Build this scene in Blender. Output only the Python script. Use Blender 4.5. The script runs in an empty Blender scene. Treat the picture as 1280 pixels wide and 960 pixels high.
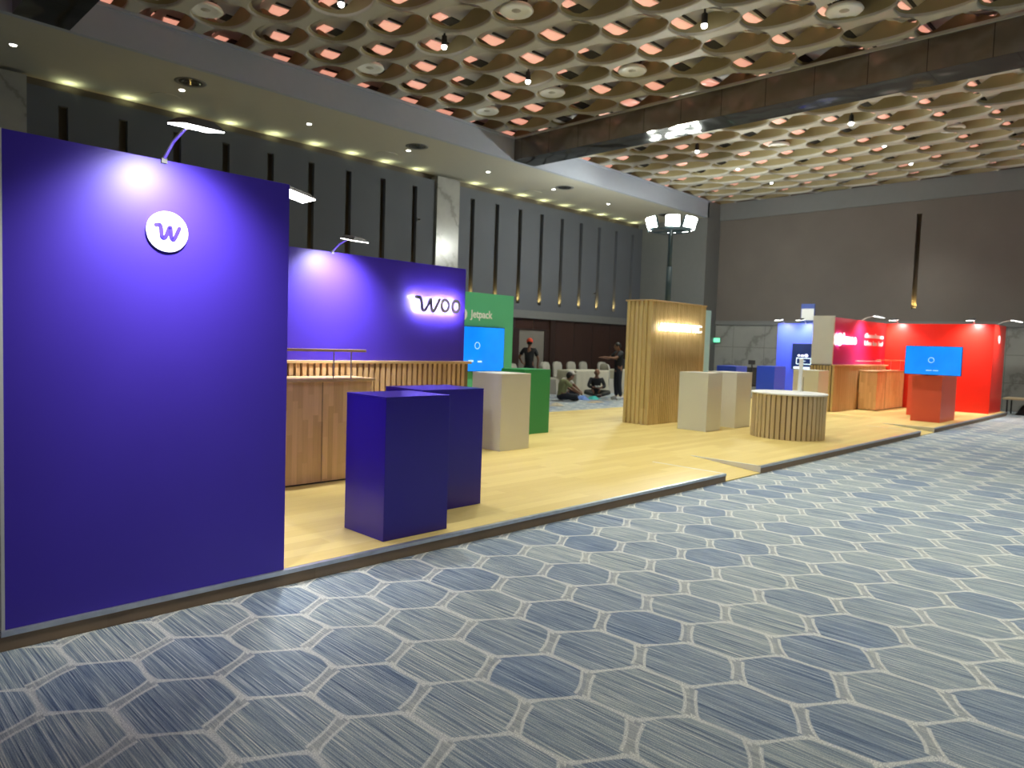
import bpy, bmesh, math, random
from mathutils import Vector, Matrix
C = bpy.context.scene.collection
PI = math.pi
# ------------------------------------------------------------------ camera
EYE = 1.54
def _axes():
    f = 895.0; d = Vector((1520-640, 458-480, f)).normalized()
    n = d.cross(Vector((1, 0.0334, 0))).normalized()
    Z = -n if n.y > 0 else n
    return f, d, Z.cross(d), Z
F, AX, AY, AZ = _axes()
cam = bpy.data.cameras.new('camera'); camo = bpy.data.objects.new('camera', cam); C.objects.link(camo)
right = Vector((AX.x, AY.x, AZ.x)); down = Vector((AX.y, AY.y, AZ.y)); fwd = Vector((AX.z, AY.z, AZ.z))
m = Matrix((( right.x, -down.x, -fwd.x, 0), (right.y, -down.y, -fwd.y, 0), (right.z, -down.z, -fwd.z, EYE), (0, 0, 0, 1)))
camo.matrix_world = m
cam.sensor_width = 36; cam.lens = F/1280*36; cam.clip_start = 0.05; cam.clip_end = 200
cam.dof.use_dof = True; cam.dof.focus_distance = 4.6; cam.dof.aperture_fstop = 2.4
bpy.context.scene.camera = camo
# ------------------------------------------------------------------ world, exposure, lights of the hall
w = bpy.data.worlds.new('world'); bpy.context.scene.world = w; w.use_nodes = True
w.node_tree.nodes['Background'].inputs[0].default_value = (0.62, 0.68, 0.80, 1)
w.node_tree.nodes['Background'].inputs[1].default_value = 0.06
vs = bpy.context.scene.view_settings
vs.view_transform = 'Standard'; vs.look = 'None'; vs.exposure = 0.08; vs.gamma = 1.0; vs.use_curve_mapping = False
K_DOWN = {10.9: 150.0, 6.7: 480.0, 2.5: 390.0, -1.7: 420.0}     # lattice downlights, by row
K_CONE = {10.9: 80, 6.7: 105, 2.5: 84, -1.7: 88}
K_SOFFIT = 8.0
K_FLOOD = 80.0
K_ARM = 95.0
K_SLIT = 16.0
K_COVE = 5.5
def aim(o, d): o.rotation_euler = Vector(d).to_track_quat('-Z', 'Y').to_euler()
def light(kind, loc, d, energy, color=(1, 1, 1), size=0.1, size_y=None, cone=None, blend=0.5, parent=None, name='light'):
    l = bpy.data.lights.new(name, kind); l.energy = energy; l.color = color
    if kind == 'AREA':
        l.size = size
        if size_y: l.shape = 'RECTANGLE'; l.size_y = size_y
    else: l.shadow_soft_size = size
    if kind == 'SPOT': l.spot_size = math.radians(cone or 90); l.spot_blend = blend
    o = bpy.data.objects.new(name, l); C.objects.link(o); o.location = loc
    if d is not None: aim(o, d)
    if parent: o.parent = parent
    return o
# ------------------------------------------------------------------ materials
class NT:
    def __init__(s, name):
        s.m = bpy.data.materials.new(name); s.m.use_nodes = True; s.t = s.m.node_tree; s.b = s.t.nodes['Principled BSDF']
    def n(s, kind, **k):
        x = s.t.nodes.new(kind)
        for a, v in k.items(): setattr(x, a, v)
        return x
    def put(s, sock, v):
        if isinstance(v, bpy.types.NodeSocket): s.t.links.new(v, sock)
        elif v is not None: sock.default_value = v
    def ma(s, op, a, b=None, c=None, clamp=False):
        x = s.n('ShaderNodeMath', operation=op, use_clamp=clamp)
        s.put(x.inputs[0], a); s.put(x.inputs[1], b); s.put(x.inputs[2], c); return x.outputs[0]
    def mix(s, f, a, b, mode='MIX'):
        x = s.n('ShaderNodeMix', data_type='RGBA', blend_type=mode)
        s.put(x.inputs[0], f); s.put(x.inputs[6], a if isinstance(a, bpy.types.NodeSocket) else (*a[:3], 1)); s.put(x.inputs[7], b if isinstance(b, bpy.types.NodeSocket) else (*b[:3], 1)); return x.outputs[2]
    def coord(s, scale=(1, 1, 1), rot=(0, 0, 0), loc=(0, 0, 0), kind='Object'):
        tc = s.n('ShaderNodeTexCoord'); mp = s.n('ShaderNodeMapping')
        s.t.links.new(tc.outputs[kind], mp.inputs[0]); mp.inputs[3].default_value = scale; mp.inputs[2].default_value = rot; mp.inputs[1].default_value = loc
        return mp.outputs[0]
    def noise(s, vec, scale=5, detail=3, rough=0.5, out=0):
        x = s.n('ShaderNodeTexNoise'); s.put(x.inputs['Vector'], vec); x.inputs['Scale'].default_value = scale
        x.inputs['Detail'].default_value = detail; x.inputs['Roughness'].default_value = rough; return x.outputs[out]
    def ramp(s, f, stops):
        x = s.n('ShaderNodeValToRGB'); s.put(x.inputs[0], f); e = x.color_ramp.elements
        while len(e) < len(stops): e.new(0.5)
        for i, (p, c) in enumerate(stops): e[i].position = p; e[i].color = (*c[:3], 1)
        return x.outputs[0]
    def base(s, v, rough=0.5, metal=0, spec=None):
        s.put(s.b.inputs['Base Color'], v if isinstance(v, bpy.types.NodeSocket) else (*v[:3], 1))
        s.put(s.b.inputs['Roughness'], rough); s.b.inputs['Metallic'].default_value = metal
        if spec is not None: s.b.inputs['Specular IOR Level'].default_value = spec
        return s
    def bump(s, h, strength=0.2, dist=0.01):
        x = s.n('ShaderNodeBump'); x.inputs['Strength'].default_value = strength; x.inputs['Distance'].default_value = dist
        s.put(x.inputs['Height'], h); s.t.links.new(x.outputs[0], s.b.inputs['Normal'])
def plain(name, col, rough=0.5, metal=0, var=0.06, scale=6, spec=None):
    t = NT(name); v = t.noise(t.coord(), scale)
    lo = tuple(c*(1-var) for c in col); hi = tuple(min(1, c*(1+var)) for c in col)
    t.base(t.mix(v, lo, hi), rough, metal, spec); return t.m
def emit(name, col, strength, base=(0.8, 0.8, 0.8)):
    t = NT(name); t.base(base, 0.4); t.b.inputs['Emission Color'].default_value = (*col, 1); t.b.inputs['Emission Strength'].default_value = strength; return t.m
def wood(name, a, b, scale=(1, 1, 1), board=(0.06, 0.5), rough=0.5, horizontal=False, dark=0.75):
    # butcher-block style strips of varying tone with grain; runs along local z (or x when horizontal)
    t = NT(name); tc = t.n('ShaderNodeTexCoord'); sp = t.n('ShaderNodeSeparateXYZ'); t.t.links.new(tc.outputs['Object'], sp.inputs[0])
    X, Y, Z = sp.outputs
    if horizontal: across, along = Y, X
    else: across, along = t.ma('ADD', X, Y), Z
    i = t.ma('FLOOR', t.ma('DIVIDE', across, board[0]))
    wn = t.n('ShaderNodeTexWhiteNoise', noise_dimensions='1D'); t.put(wn.inputs['W'], i)
    j = t.ma('FLOOR', t.ma('ADD', t.ma('DIVIDE', along, board[1]), t.ma('MULTIPLY', wn.outputs[0], 7.3)))
    w2 = t.n('ShaderNodeTexWhiteNoise', noise_dimensions='2D'); cb = t.n('ShaderNodeCombineXYZ'); t.put(cb.inputs[0], i); t.put(cb.inputs[1], j); t.put(w2.inputs['Vector'], cb.outputs[0])
    cg = t.n('ShaderNodeCombineXYZ'); t.put(cg.inputs[0], t.ma('MULTIPLY', across, 60)); t.put(cg.inputs[1], t.ma('MULTIPLY', along, 3)); t.put(cg.inputs[2], w2.outputs[0])
    g = t.noise(cg.outputs[0], 1.0, 4)
    f = t.ma('ADD', t.ma('MULTIPLY', w2.outputs[0], 0.55), t.ma('MULTIPLY', g, 0.45))
    c = t.mix(f, a, b)
    fr = t.ma('FRACT', t.ma('DIVIDE', across, board[0]))
    seam = t.ma('LESS_THAN', fr, 0.03)
    c2 = t.mix(t.ma('MULTIPLY', seam, 0.35), c, tuple(q*dark for q in a))
    t.base(c2, rough); return t.m

def carpet_mat():
    t = NT('hall_carpet'); tc = t.n('ShaderNodeTexCoord'); sp = t.n('ShaderNodeSeparateXYZ'); t.t.links.new(tc.outputs['Object'], sp.inputs[0])
    x, y, _ = sp.outputs
    wob = t.noise(t.coord((1, 1, 1)), 2.2, 2, 0.5, 1)
    s2 = t.n('ShaderNodeSeparateColor'); t.t.links.new(wob, s2.inputs[0])
    px, py = 0.435, 0.408
    u = t.ma('DIVIDE', t.ma('ADD', t.ma('SUBTRACT', x, 3.52), t.ma('MULTIPLY', t.ma('SUBTRACT', s2.outputs[0], 0.5), 0.07)), px)
    v = t.ma('MULTIPLY', t.ma('ADD', t.ma('SUBTRACT', y, 3.384), t.ma('MULTIPLY', t.ma('SUBTRACT', s2.outputs[1], 0.5), 0.05)), 0.8660/py)
    def cand(off):
        a = t.ma('SUBTRACT', t.ma('FLOORED_MODULO', t.ma('ADD', u, 0.5+off*0.5), 1.0), 0.5)
        b = t.ma('SUBTRACT', t.ma('FLOORED_MODULO', t.ma('ADD', v, 0.8660+off*0.8660), 1.7320), 0.8660)
        return a, b, t.ma('ADD', t.ma('MULTIPLY', a, a), t.ma('MULTIPLY', b, b))
    a0, b0, d0 = cand(0); a1, b1, d1 = cand(1)
    k = t.ma('LESS_THAN', d1, d0)
    def sel(p, q):
        mx = t.n('ShaderNodeMix', data_type='FLOAT'); t.put(mx.inputs[0], k); t.put(mx.inputs[2], p); t.put(mx.inputs[3], q); return mx.outputs[0]
    a, b = sel(a0, a1), sel(b0, b1)
    idx = t.ma('ADD', t.ma('MULTIPLY', t.ma('ROUND', t.ma('MULTIPLY', t.ma('SUBTRACT', u, a), 2)), 1.0), t.ma('MULTIPLY', t.ma('ROUND', t.ma('DIVIDE', t.ma('SUBTRACT', v, b), 0.866)), 31.7))
    wn = t.n('ShaderNodeTexWhiteNoise', noise_dimensions='1D'); t.put(wn.inputs['W'], idx)
    aa = t.ma('ABSOLUTE', a); bb = t.ma('ABSOLUTE', b)
    diag = t.ma('ADD', t.ma('MULTIPLY', aa, 0.5), t.ma('MULTIPLY', bb, 0.866))
    # leaf-like bulge: sides bow towards the cell, leaving pointed tips
    lad = t.ma('LESS_THAN', t.ma('MULTIPLY', a, b), 0.0)        # the slanted side drawn as a double 'ladder' line
    q1 = t.ma('MULTIPLY', t.ma('SUBTRACT', 0.5, aa), aa)
    ed = t.ma('ADD', t.ma('SUBTRACT', 0.5, diag), t.ma('MULTIPLY', t.ma('SUBTRACT', q1, 0.062), 0.40))
    ev = t.ma('ADD', t.ma('SUBTRACT', 0.5, aa), t.ma('MULTIPLY', t.ma('MULTIPLY', bb, bb), -0.25))
    def smooth(e, lo, hi):
        mr = t.n('ShaderNodeMapRange', interpolation_type='SMOOTHSTEP'); t.put(mr.inputs[0], e); mr.inputs[1].default_value = lo; mr.inputs[2].default_value = hi; mr.inputs[3].default_value = 1; mr.inputs[4].default_value = 0; return mr.outputs[0]
    ldiag = smooth(ed, 0.010, 0.030)
    lv = smooth(ev, 0.014, 0.040)
    ll = smooth(t.ma('ABSOLUTE', t.ma('SUBTRACT', ed, 0.050)), 0.008, 0.024)
    ll = t.ma('MULTIPLY', t.ma('MULTIPLY', ll, lad), t.ma('GREATER_THAN', ev, 0.01))
    ld = t.ma('MAXIMUM', t.ma('MULTIPLY', ldiag, t.ma('SUBTRACT', 1.0, lad)), ll)
    fill = t.ma('MULTIPLY', smooth(ed, 0.045, 0.055), lad)
    # fine yarn streaks running along y
    sk = t.coord((165, 1.0, 1), (0, 0, 0.05)); n1 = t.noise(sk, 1, 3, 0.75)
    sk2 = t.coord((420, 4, 1), (0, 0, 0.05)); n2 = t.noise(sk2, 1, 2, 0.6)
    broad = t.noise(t.coord((3.0, 0.8, 1)), 1.3, 3, 0.55)
    patch = t.noise(t.coord((1, 1, 1)), 1.1, 3, 0.5)
    tuft = t.noise(t.coord(), 260, 2, 0.6)
    st = t.ma('ADD', t.ma('MULTIPLY', n1, 0.62), t.ma('MULTIPLY', n2, 0.38))
    col = t.ramp(st, [(0.37, (0.035, 0.055, 0.125)), (0.46, (0.16, 0.22, 0.31)), (0.53, (0.33, 0.39, 0.43)), (0.62, (0.76, 0.78, 0.74))])
    cellf = t.ma('ADD', t.ma('MULTIPLY', wn.outputs[0], 0.55), t.ma('MULTIPLY', broad, 0.65))
    tone = t.ramp(cellf, [(0.25, (0.68, 0.76, 0.90)), (0.5, (0.95, 0.97, 0.98)), (0.8, (1.22, 1.18, 1.06))])
    col = t.mix(1.0, col, tone, 'MULTIPLY')
    chk = t.noise(t.coord((1, 1, 1)), 150, 2, 0.7)
    pale = t.mix(t.ma('MULTIPLY', t.ma('SUBTRACT', chk, 0.35), 3.2, clamp=True), (0.48, 0.50, 0.49), (1.0, 1.0, 0.90))
    fade = t.ma('ADD', 0.36, t.ma('MULTIPLY', t.ma('ADD', patch, n1), 0.42), clamp=True)
    col = t.mix(t.ma('MULTIPLY', fill, 0.45), col, (0.52, 0.52, 0.47))
    line = t.ma('MULTIPLY', t.ma('MAXIMUM', ld, lv), fade, clamp=True)
    col = t.mix(t.ma('MULTIPLY', line, 1.0), col, pale)
    sp_ = t.ma('ADD', -0.15, t.ma('MULTIPLY', tuft, 2.3)); cc = t.n('ShaderNodeCombineXYZ')
    for q in range(3): t.put(cc.inputs[q], sp_)
    col = t.mix(1.0, col, cc.outputs[0], 'MULTIPLY')
    t.base(col, 0.8, spec=0.3); t.bump(tuft, 0.35, 0.004)
    return t.m

def marble_mat(name, tile=0, k=1.0):
    t = NT(name); co = t.coord((1, 1, 1.0)); n = t.noise(co, 1.1, 5, 0.6, 1)
    add = t.n('ShaderNodeVectorMath', operation='ADD'); sc = t.n('ShaderNodeVectorMath', operation='SCALE'); t.put(sc.inputs[0], n); sc.inputs['Scale'].default_value = 1.6
    t.put(add.inputs[0], co); t.put(add.inputs[1], sc.outputs[0])
    wv = t.n('ShaderNodeTexWave', wave_type='BANDS', bands_direction='DIAGONAL'); t.put(wv.inputs[0], add.outputs[0]); wv.inputs['Scale'].default_value = 0.55; wv.inputs['Distortion'].default_value = 3.0; wv.inputs['Detail'].default_value = 3
    c = t.ramp(wv.outputs[1], [(0.0, (0.42*k, 0.41*k, 0.38*k)), (0.035, (0.46*k, 0.46*k, 0.44*k)), (0.12, (0.56*k, 0.56*k, 0.53*k)), (1, (0.62*k, 0.62*k, 0.58*k))])
    if tile:
        sp = t.n('ShaderNodeSeparateXYZ'); t.put(sp.inputs[0], co)
        fz = t.ma('FRACT', t.ma('DIVIDE', sp.outputs[2], 0.83)); fy = t.ma('FRACT', t.ma('DIVIDE', t.ma('ADD', sp.outputs[1], sp.outputs[0]), tile))
        j = t.ma('MAXIMUM', t.ma('LESS_THAN', fz, 0.02), t.ma('LESS_THAN', fy, 0.012)); c = t.mix(j, c, (0.16, 0.155, 0.15))
    t.base(c, 0.25); return t.m

M = {}
M['carpet'] = carpet_mat()
M['purple'] = plain('purple_print', (0.066, 0.033, 0.50), 0.42, var=0.05, scale=2, spec=0.5)
M['pedestal_purple'] = plain('purple_paint', (0.026, 0.010, 0.31), 0.30, var=0.04, scale=2)
M['white_panel'] = plain('white_panel', (0.72, 0.73, 0.70), 0.45, var=0.03)
M['grey_white'] = plain('white_paint', (0.78, 0.78, 0.72), 0.4, var=0.03, scale=2)
M['green'] = plain('green_print', (0.12, 0.56, 0.30), 0.42, var=0.05, scale=2)
M['green_ped'] = plain('green_paint', (0.035, 0.30, 0.095), 0.45, var=0.04, scale=2)
M['blue'] = plain('blue_print', (0.045, 0.075, 0.62), 0.42, var=0.05, scale=2)
M['blue_ped'] = plain('blue_paint', (0.028, 0.075, 0.62), 0.42, var=0.05, scale=2)
M['red'] = plain('red_print', (0.80, 0.022, 0.012), 0.30, var=0.05, scale=2)
M['red_ped'] = plain('red_paint', (0.88, 0.13, 0.075), 0.38, var=0.05, scale=2)
M['logo_white'] = plain('logo_white', (0.9, 0.92, 0.9), 0.5, var=0.02)
M['sticker_white'] = plain('matt_white_sticker', (0.97, 0.97, 0.97), 0.6, var=0.01)
M['slat'] = wood('oak_slat', (0.54, 0.34, 0.15), (0.80, 0.56, 0.31), board=(0.05, 1.4), rough=0.45)
M['slat_y'] = wood('pale_slat', (0.58, 0.42, 0.17), (0.80, 0.64, 0.33), board=(0.05, 2.6), rough=0.45)
M['slat_round'] = wood('round_counter_slat', (0.56, 0.43, 0.24), (0.80, 0.66, 0.42), board=(0.08, 2.6), rough=0.45)
M['slat_back'] = plain('slat_backing', (0.22, 0.15, 0.075), 0.7)
M['block'] = wood('butcher_block', (0.58, 0.35, 0.14), (0.90, 0.63, 0.31), board=(0.055, 0.42), rough=0.42)
M['woodtop'] = wood('light_wood_edge', (0.55, 0.37, 0.18), (0.72, 0.52, 0.28), board=(0.4, 1.5), rough=0.4, horizontal=True)
M['deck'] = wood('laminate_deck', (0.66, 0.49, 0.155), (0.82, 0.66, 0.25), board=(0.145, 1.2), rough=0.5, horizontal=True, dark=0.7)
M['fascia_brown'] = wood('platform_skirt_wood', (0.24, 0.165, 0.10), (0.38, 0.27, 0.17), board=(0.4, 1.2), rough=0.6, horizontal=True)
M['alu'] = plain('scuffed_aluminium', (0.55, 0.59, 0.64), 0.35, 0.7, 0.25, 14)
M['steel'] = plain('brushed_steel', (0.62, 0.62, 0.62), 0.28, 0.9)
M['black'] = plain('black_plastic', (0.015, 0.015, 0.017), 0.45)
M['darkgrey'] = plain('grey_letter', (0.75, 0.76, 0.74), 0.5)
M['wall_fabric'] = plain('taupe_wall_panel', (0.115, 0.125, 0.145), 0.85, var=0.10, scale=1.2)
M['wall_far'] = plain('brown_grey_wall_panel', (0.155, 0.135, 0.12), 0.85, var=0.12, scale=1.0)
M['slit_back'] = plain('dark_recess', (0.12, 0.10, 0.075), 0.6)
M['band'] = plain('grey_band', (0.17, 0.175, 0.175), 0.6)
M['brown_wood'] = wood('red_brown_veneer', (0.030, 0.014, 0.011), (0.060, 0.027, 0.020), board=(1.1, 3.0), rough=0.25, dark=0.35)
M['door'] = plain('grey_door_leaf', (0.22, 0.205, 0.18), 0.6)
M['dark_wood'] = plain('dark_door_frame', (0.035, 0.018, 0.014), 0.4)
M['soffit'] = plain('soffit_paint', (0.50, 0.49, 0.42), 0.9, var=0.03)
M['fascia'] = plain('bulkhead_paint', (0.40, 0.44, 0.53), 0.9, var=0.04)
M['rim'] = plain('lattice_beige', (0.50, 0.485, 0.43), 0.6, var=0.06)
M['cellwall'] = plain('lattice_bronze', (0.30, 0.255, 0.13), 0.6, var=0.08)
M['reflector'] = plain('ceiling_reflector', (0.62, 0.60, 0.56), 0.5)
M['plenum'] = plain('plenum_dark', (0.05, 0.048, 0.045), 0.9)
M['pink'] = emit('pink_lit_surface_glow', (1.0, 0.40, 0.28), 0.72)  # emission stands in for pink light falling on surfaces inside the ceiling void
M['marble'] = marble_mat('white_marble', 0, 0.55)
M['marble_tile'] = marble_mat('marble_tiles', 1.25, 0.5)
M['marble_tile_dim'] = M['marble_tile']
M['mirror'] = None
t = NT('bronze_mirror_panel'); co = t.coord((0.6, 0.9, 0.5)); nn = t.noise(co, 1.6, 3)
sp = t.n('ShaderNodeSeparateXYZ'); t.put(sp.inputs[0], t.coord()); jf = t.ma('LESS_THAN', t.ma('FRACT', t.ma('DIVIDE', sp.outputs[1], 0.98)), 0.012)
t.base(t.mix(jf, t.mix(nn, (0.20, 0.18, 0.16), (0.32, 0.29, 0.26)), (0.03, 0.025, 0.02)), 0.22, 0.75); t.bump(t.noise(t.coord((0.5, 1.2, 1)), 1.0, 2), 0.25, 0.3); M['mirror'] = t.m
t = NT('dark_mirror_panel'); sp = t.n('ShaderNodeSeparateXYZ'); t.put(sp.inputs[0], t.coord()); jf = t.ma('LESS_THAN', t.ma('FRACT', t.ma('DIVIDE', sp.outputs[1], 1.3)), 0.012)
t.base(t.mix(jf, (0.12, 0.125, 0.12), (0.03, 0.03, 0.03)), 0.12, 0.85); t.bump(t.noise(t.coord((0.6, 0.5, 1)), 1.0, 2), 0.5, 0.4); M['mirror_dark'] = t.m
M['lamp'] = emit('white_lamp', (1.0, 0.98, 0.93), 14)
M['lampdim'] = emit('small_downlight', (1.0, 0.96, 0.86), 9)
M['flood'] = emit('flood_lens', (1.0, 1.0, 0.92), 40)
M['halo'] = emit('halo_led', (0.92, 0.94, 1.0), 110)
M['halo_w'] = emit('warm_halo_led', (1.0, 0.93, 0.80), 12)
M['sign_face'] = emit('lit_letter_face', (1.0, 0.96, 0.88), 1.6)
M['uplamp'] = emit('warm_uplight', (1.0, 0.72, 0.25), 5)
M['exit'] = emit('green_exit_light', (0.0, 0.95, 0.45), 1.0)
M['cloth'] = plain('cream_tablecloth', (0.60, 0.58, 0.46), 0.85, var=0.08, scale=3)
M['chaircloth'] = plain('ivory_chair_cover', (0.50, 0.49, 0.43), 0.85, var=0.1, scale=4)
M['skin'] = plain('brown_skin', (0.23, 0.11, 0.065), 0.55)
M['shirt_black'] = plain('black_shirt', (0.012, 0.014, 0.018), 0.8)
M['shirt_green'] = plain('olive_shirt', (0.25, 0.27, 0.13), 0.85)
M['shirt_white'] = plain('white_shirt', (0.60, 0.58, 0.52), 0.85)
M['jeans'] = plain('dark_trousers', (0.018, 0.022, 0.035), 0.85)
M['trouser_grey'] = plain('grey_green_trousers', (0.05, 0.055, 0.05), 0.85)
M['hair'] = plain('black_hair', (0.008, 0.007, 0.006), 0.6)
M['orange'] = plain('orange_cap', (0.75, 0.07, 0.02), 0.7)
M['white_cap'] = plain('white_cap', (0.70, 0.68, 0.62), 0.7)
M['shoe_white'] = plain('white_shoe', (0.6, 0.6, 0.6), 0.6)
M['pale_blue'] = plain('pale_blue_panel', (0.42, 0.70, 0.82), 0.45)
M['cyanbag'] = plain('turquoise_cloth', (0.05, 0.50, 0.46), 0.7)
M['bluebag'] = plain('blue_cloth', (0.14, 0.26, 0.62), 0.7)
M['creambag'] = plain('cream_bag', (0.50, 0.45, 0.32), 0.7)
M['gold'] = plain('pale_wood_table', (0.50, 0.40, 0.24), 0.5)
t = NT('pink_red_gradient_print'); sp = t.n('ShaderNodeSeparateXYZ'); t.put(sp.inputs[0], t.coord())
f = t.ma('ADD', t.ma('MULTIPLY', t.ma('SUBTRACT', sp.outputs[0], 18.1), 0.19), t.ma('MULTIPLY', t.ma('SUBTRACT', sp.outputs[2], 1.3), 0.32))
t.base(t.ramp(f, [(0.0, (0.30, 0.035, 0.32)), (0.35, (0.62, 0.03, 0.20)), (0.7, (0.80, 0.012, 0.05)), (1.0, (0.80, 0.010, 0.010))]), 0.35); M['gradient'] = t.m
def screen_mat(name, c1, c2, strength):
    t = NT(name); co = t.coord((1, 1, 1)); n = t.noise(co, 1.5, 2)
    c = t.mix(n, c1, c2); t.base((0.01, 0.01, 0.02), 0.15); t.put(t.b.inputs['Emission Color'], c); t.b.inputs['Emission Strength'].default_value = strength; return t.m
M['screen'] = screen_mat('blue_screen_glow', (0.0, 0.17, 1.0), (0.0, 0.34, 1.0), 1.1)
M['screen_dark'] = screen_mat('navy_screen_glow', (0.0, 0.008, 0.05), (0.0, 0.03, 0.16), 0.9)
M['ui_light'] = emit('screen_graphic_pale', (0.25, 0.65, 1.0), 0.9)
M['ui_blue'] = emit('screen_graphic_blue', (0.02, 0.16, 0.9), 1.0)
M['ui_cyan'] = emit('screen_graphic_cyan', (0.03, 0.45, 0.8), 1.0)
M['sign_blue'] = plain('blue_sign_board', (0.05, 0.10, 0.42), 0.5)
M['mast'] = plain('mast_paint', (0.05, 0.09, 0.11), 0.5)
# ------------------------------------------------------------------ mesh helpers
class MB:
    def __init__(s): s.v = []; s.f = []; s.mi = []; s.cur = 0; s.xf = None
    def add(s, vs_, fs):
        o = len(s.v)
        for p in vs_:
            p = Vector(p); s.v.append(s.xf @ p if s.xf is not None else p)
        for f in fs: s.f.append([i+o for i in f]); s.mi.append(s.cur)
        return s
    def box(s, x0, x1, y0, y1, z0, z1):
        return s.add([(x0,y0,z0),(x1,y0,z0),(x1,y1,z0),(x0,y1,z0),(x0,y0,z1),(x1,y0,z1),(x1,y1,z1),(x0,y1,z1)],
                     [(0,3,2,1),(4,5,6,7),(0,1,5,4),(1,2,6,5),(2,3,7,6),(3,0,4,7)])
    def rbox(s, x0, x1, y0, y1, z0, z1, r=0.008):
        bm = bmesh.new(); bmesh.ops.create_cube(bm, size=1)
        for v in bm.verts: v.co = Vector(((x0+x1)/2+v.co.x*(x1-x0), (y0+y1)/2+v.co.y*(y1-y0), (z0+z1)/2+v.co.z*(z1-z0)))
        bmesh.ops.bevel(bm, geom=bm.edges[:], offset=r, segments=2, affect='EDGES', profile=0.6)
        bm.verts.index_update(); s.add([v.co.copy() for v in bm.verts], [[v.index for v in f.verts] for f in bm.faces]); bm.free(); return s
    def prism(s, pts, axis, a, b):
        # pts 2-D outline, extruded along axis ('x','y','z') from a to b
        def P(p, h): return {'x': (h, p[0], p[1]), 'y': (p[0], h, p[1]), 'z': (p[0], p[1], h)}[axis]
        n = len(pts); return s.add([P(p, a) for p in pts]+[P(p, b) for p in pts], [list(range(n))[::-1], list(range(n, 2*n))]+[(i, (i+1) % n, n+(i+1) % n, n+i) for i in range(n)])
    def lathe(s, prof, c, n=32):
        vs_ = []; fs = []
        for r, z in prof:
            for k in range(n): a = 2*PI*k/n; vs_.append((c[0]+r*math.cos(a), c[1]+r*math.sin(a), c[2]+z))
        for i in range(len(prof)-1):
            for k in range(n): fs.append((i*n+k, i*n+(k+1) % n, (i+1)*n+(k+1) % n, (i+1)*n+k))
        fs.append(list(range(n))[::-1]); fs.append([(len(prof)-1)*n+k for k in range(n)])
        return s.add(vs_, fs)
    def tube(s, pts, r, n=8):
        pts = [Vector(p) for p in pts]; rr = r if isinstance(r, (list, tuple)) else [r]*len(pts); vs_ = []; fs = []
        for i, p in enumerate(pts):
            d = (pts[min(i+1, len(pts)-1)]-pts[max(i-1, 0)]).normalized()
            u = d.cross(Vector((0, 0, 1)) if abs(d.z) < 0.9 else Vector((1, 0, 0))).normalized(); v = d.cross(u)
            for k in range(n): a = 2*PI*k/n; vs_.append(p+(u*math.cos(a)+v*math.sin(a))*rr[i])
        for i in range(len(pts)-1):
            for k in range(n): fs.append((i*n+k, i*n+(k+1) % n, (i+1)*n+(k+1) % n, (i+1)*n+k))
        fs.append(list(range(n))); fs.append([(len(pts)-1)*n+k for k in range(n)][::-1]); return s.add(vs_, fs)
    def ell(s, c, r, n=14, m_=10):
        vs_ = [(c[0], c[1], c[2]-r[2])]; fs = []
        for i in range(1, m_):
            ph = PI*i/m_
            for k in range(n): a = 2*PI*k/n; vs_.append((c[0]+r[0]*math.sin(ph)*math.cos(a), c[1]+r[1]*math.sin(ph)*math.sin(a), c[2]-r[2]*math.cos(ph)))
        vs_.append((c[0], c[1], c[2]+r[2]))
        for k in range(n): fs.append((0, 1+(k+1) % n, 1+k))
        for i in range(m_-2):
            for k in range(n): fs.append((1+i*n+k, 1+i*n+(k+1) % n, 1+(i+1)*n+(k+1) % n, 1+(i+1)*n+k))
        L = len(vs_)-1
        for k in range(n): fs.append((L, 1+(m_-2)*n+k, 1+(m_-2)*n+(k+1) % n))
        return s.add(vs_, fs)
    def build(s, name, mats, parent=None, smooth=False, origin=None):
        me = bpy.data.meshes.new(name); me.from_pydata([tuple(v) for v in s.v], [], s.f)
        mats = mats if isinstance(mats, (list, tuple)) else [mats]
        for q in mats: me.materials.append(q)
        for p, i in zip(me.polygons, s.mi): p.material_index = i; p.use_smooth = smooth
        bm = bmesh.new(); bm.from_mesh(me); bmesh.ops.recalc_face_normals(bm, faces=bm.faces[:]); bm.to_mesh(me); bm.free()
        me.update(); o = bpy.data.objects.new(name, me); C.objects.link(o)
        if parent: o.parent = parent; o.matrix_parent_inverse = parent.matrix_world.inverted()
        return o
def struct(o): o['kind'] = 'structure'; return o
def tag(o, label, cat, group=None):
    o['label'] = label; o['category'] = cat
    if group: o['group'] = group
    return o
def thing(name, loc, label, cat, group=None, rz=0):
    o = bpy.data.objects.new(name, None); C.objects.link(o); o.location = loc; o.rotation_euler = (0, 0, rz)
    o.empty_display_size = 0.1; o.matrix_world = Matrix.Translation(loc) @ Matrix.Rotation(rz, 4, 'Z'); return tag(o, label, cat, group)
def copy_tree(o, parent=None):
    c = o.copy(); C.objects.link(c)
    if parent: c.parent = parent
    for ch in list(o.children): copy_tree(ch, c)
    return c
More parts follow.
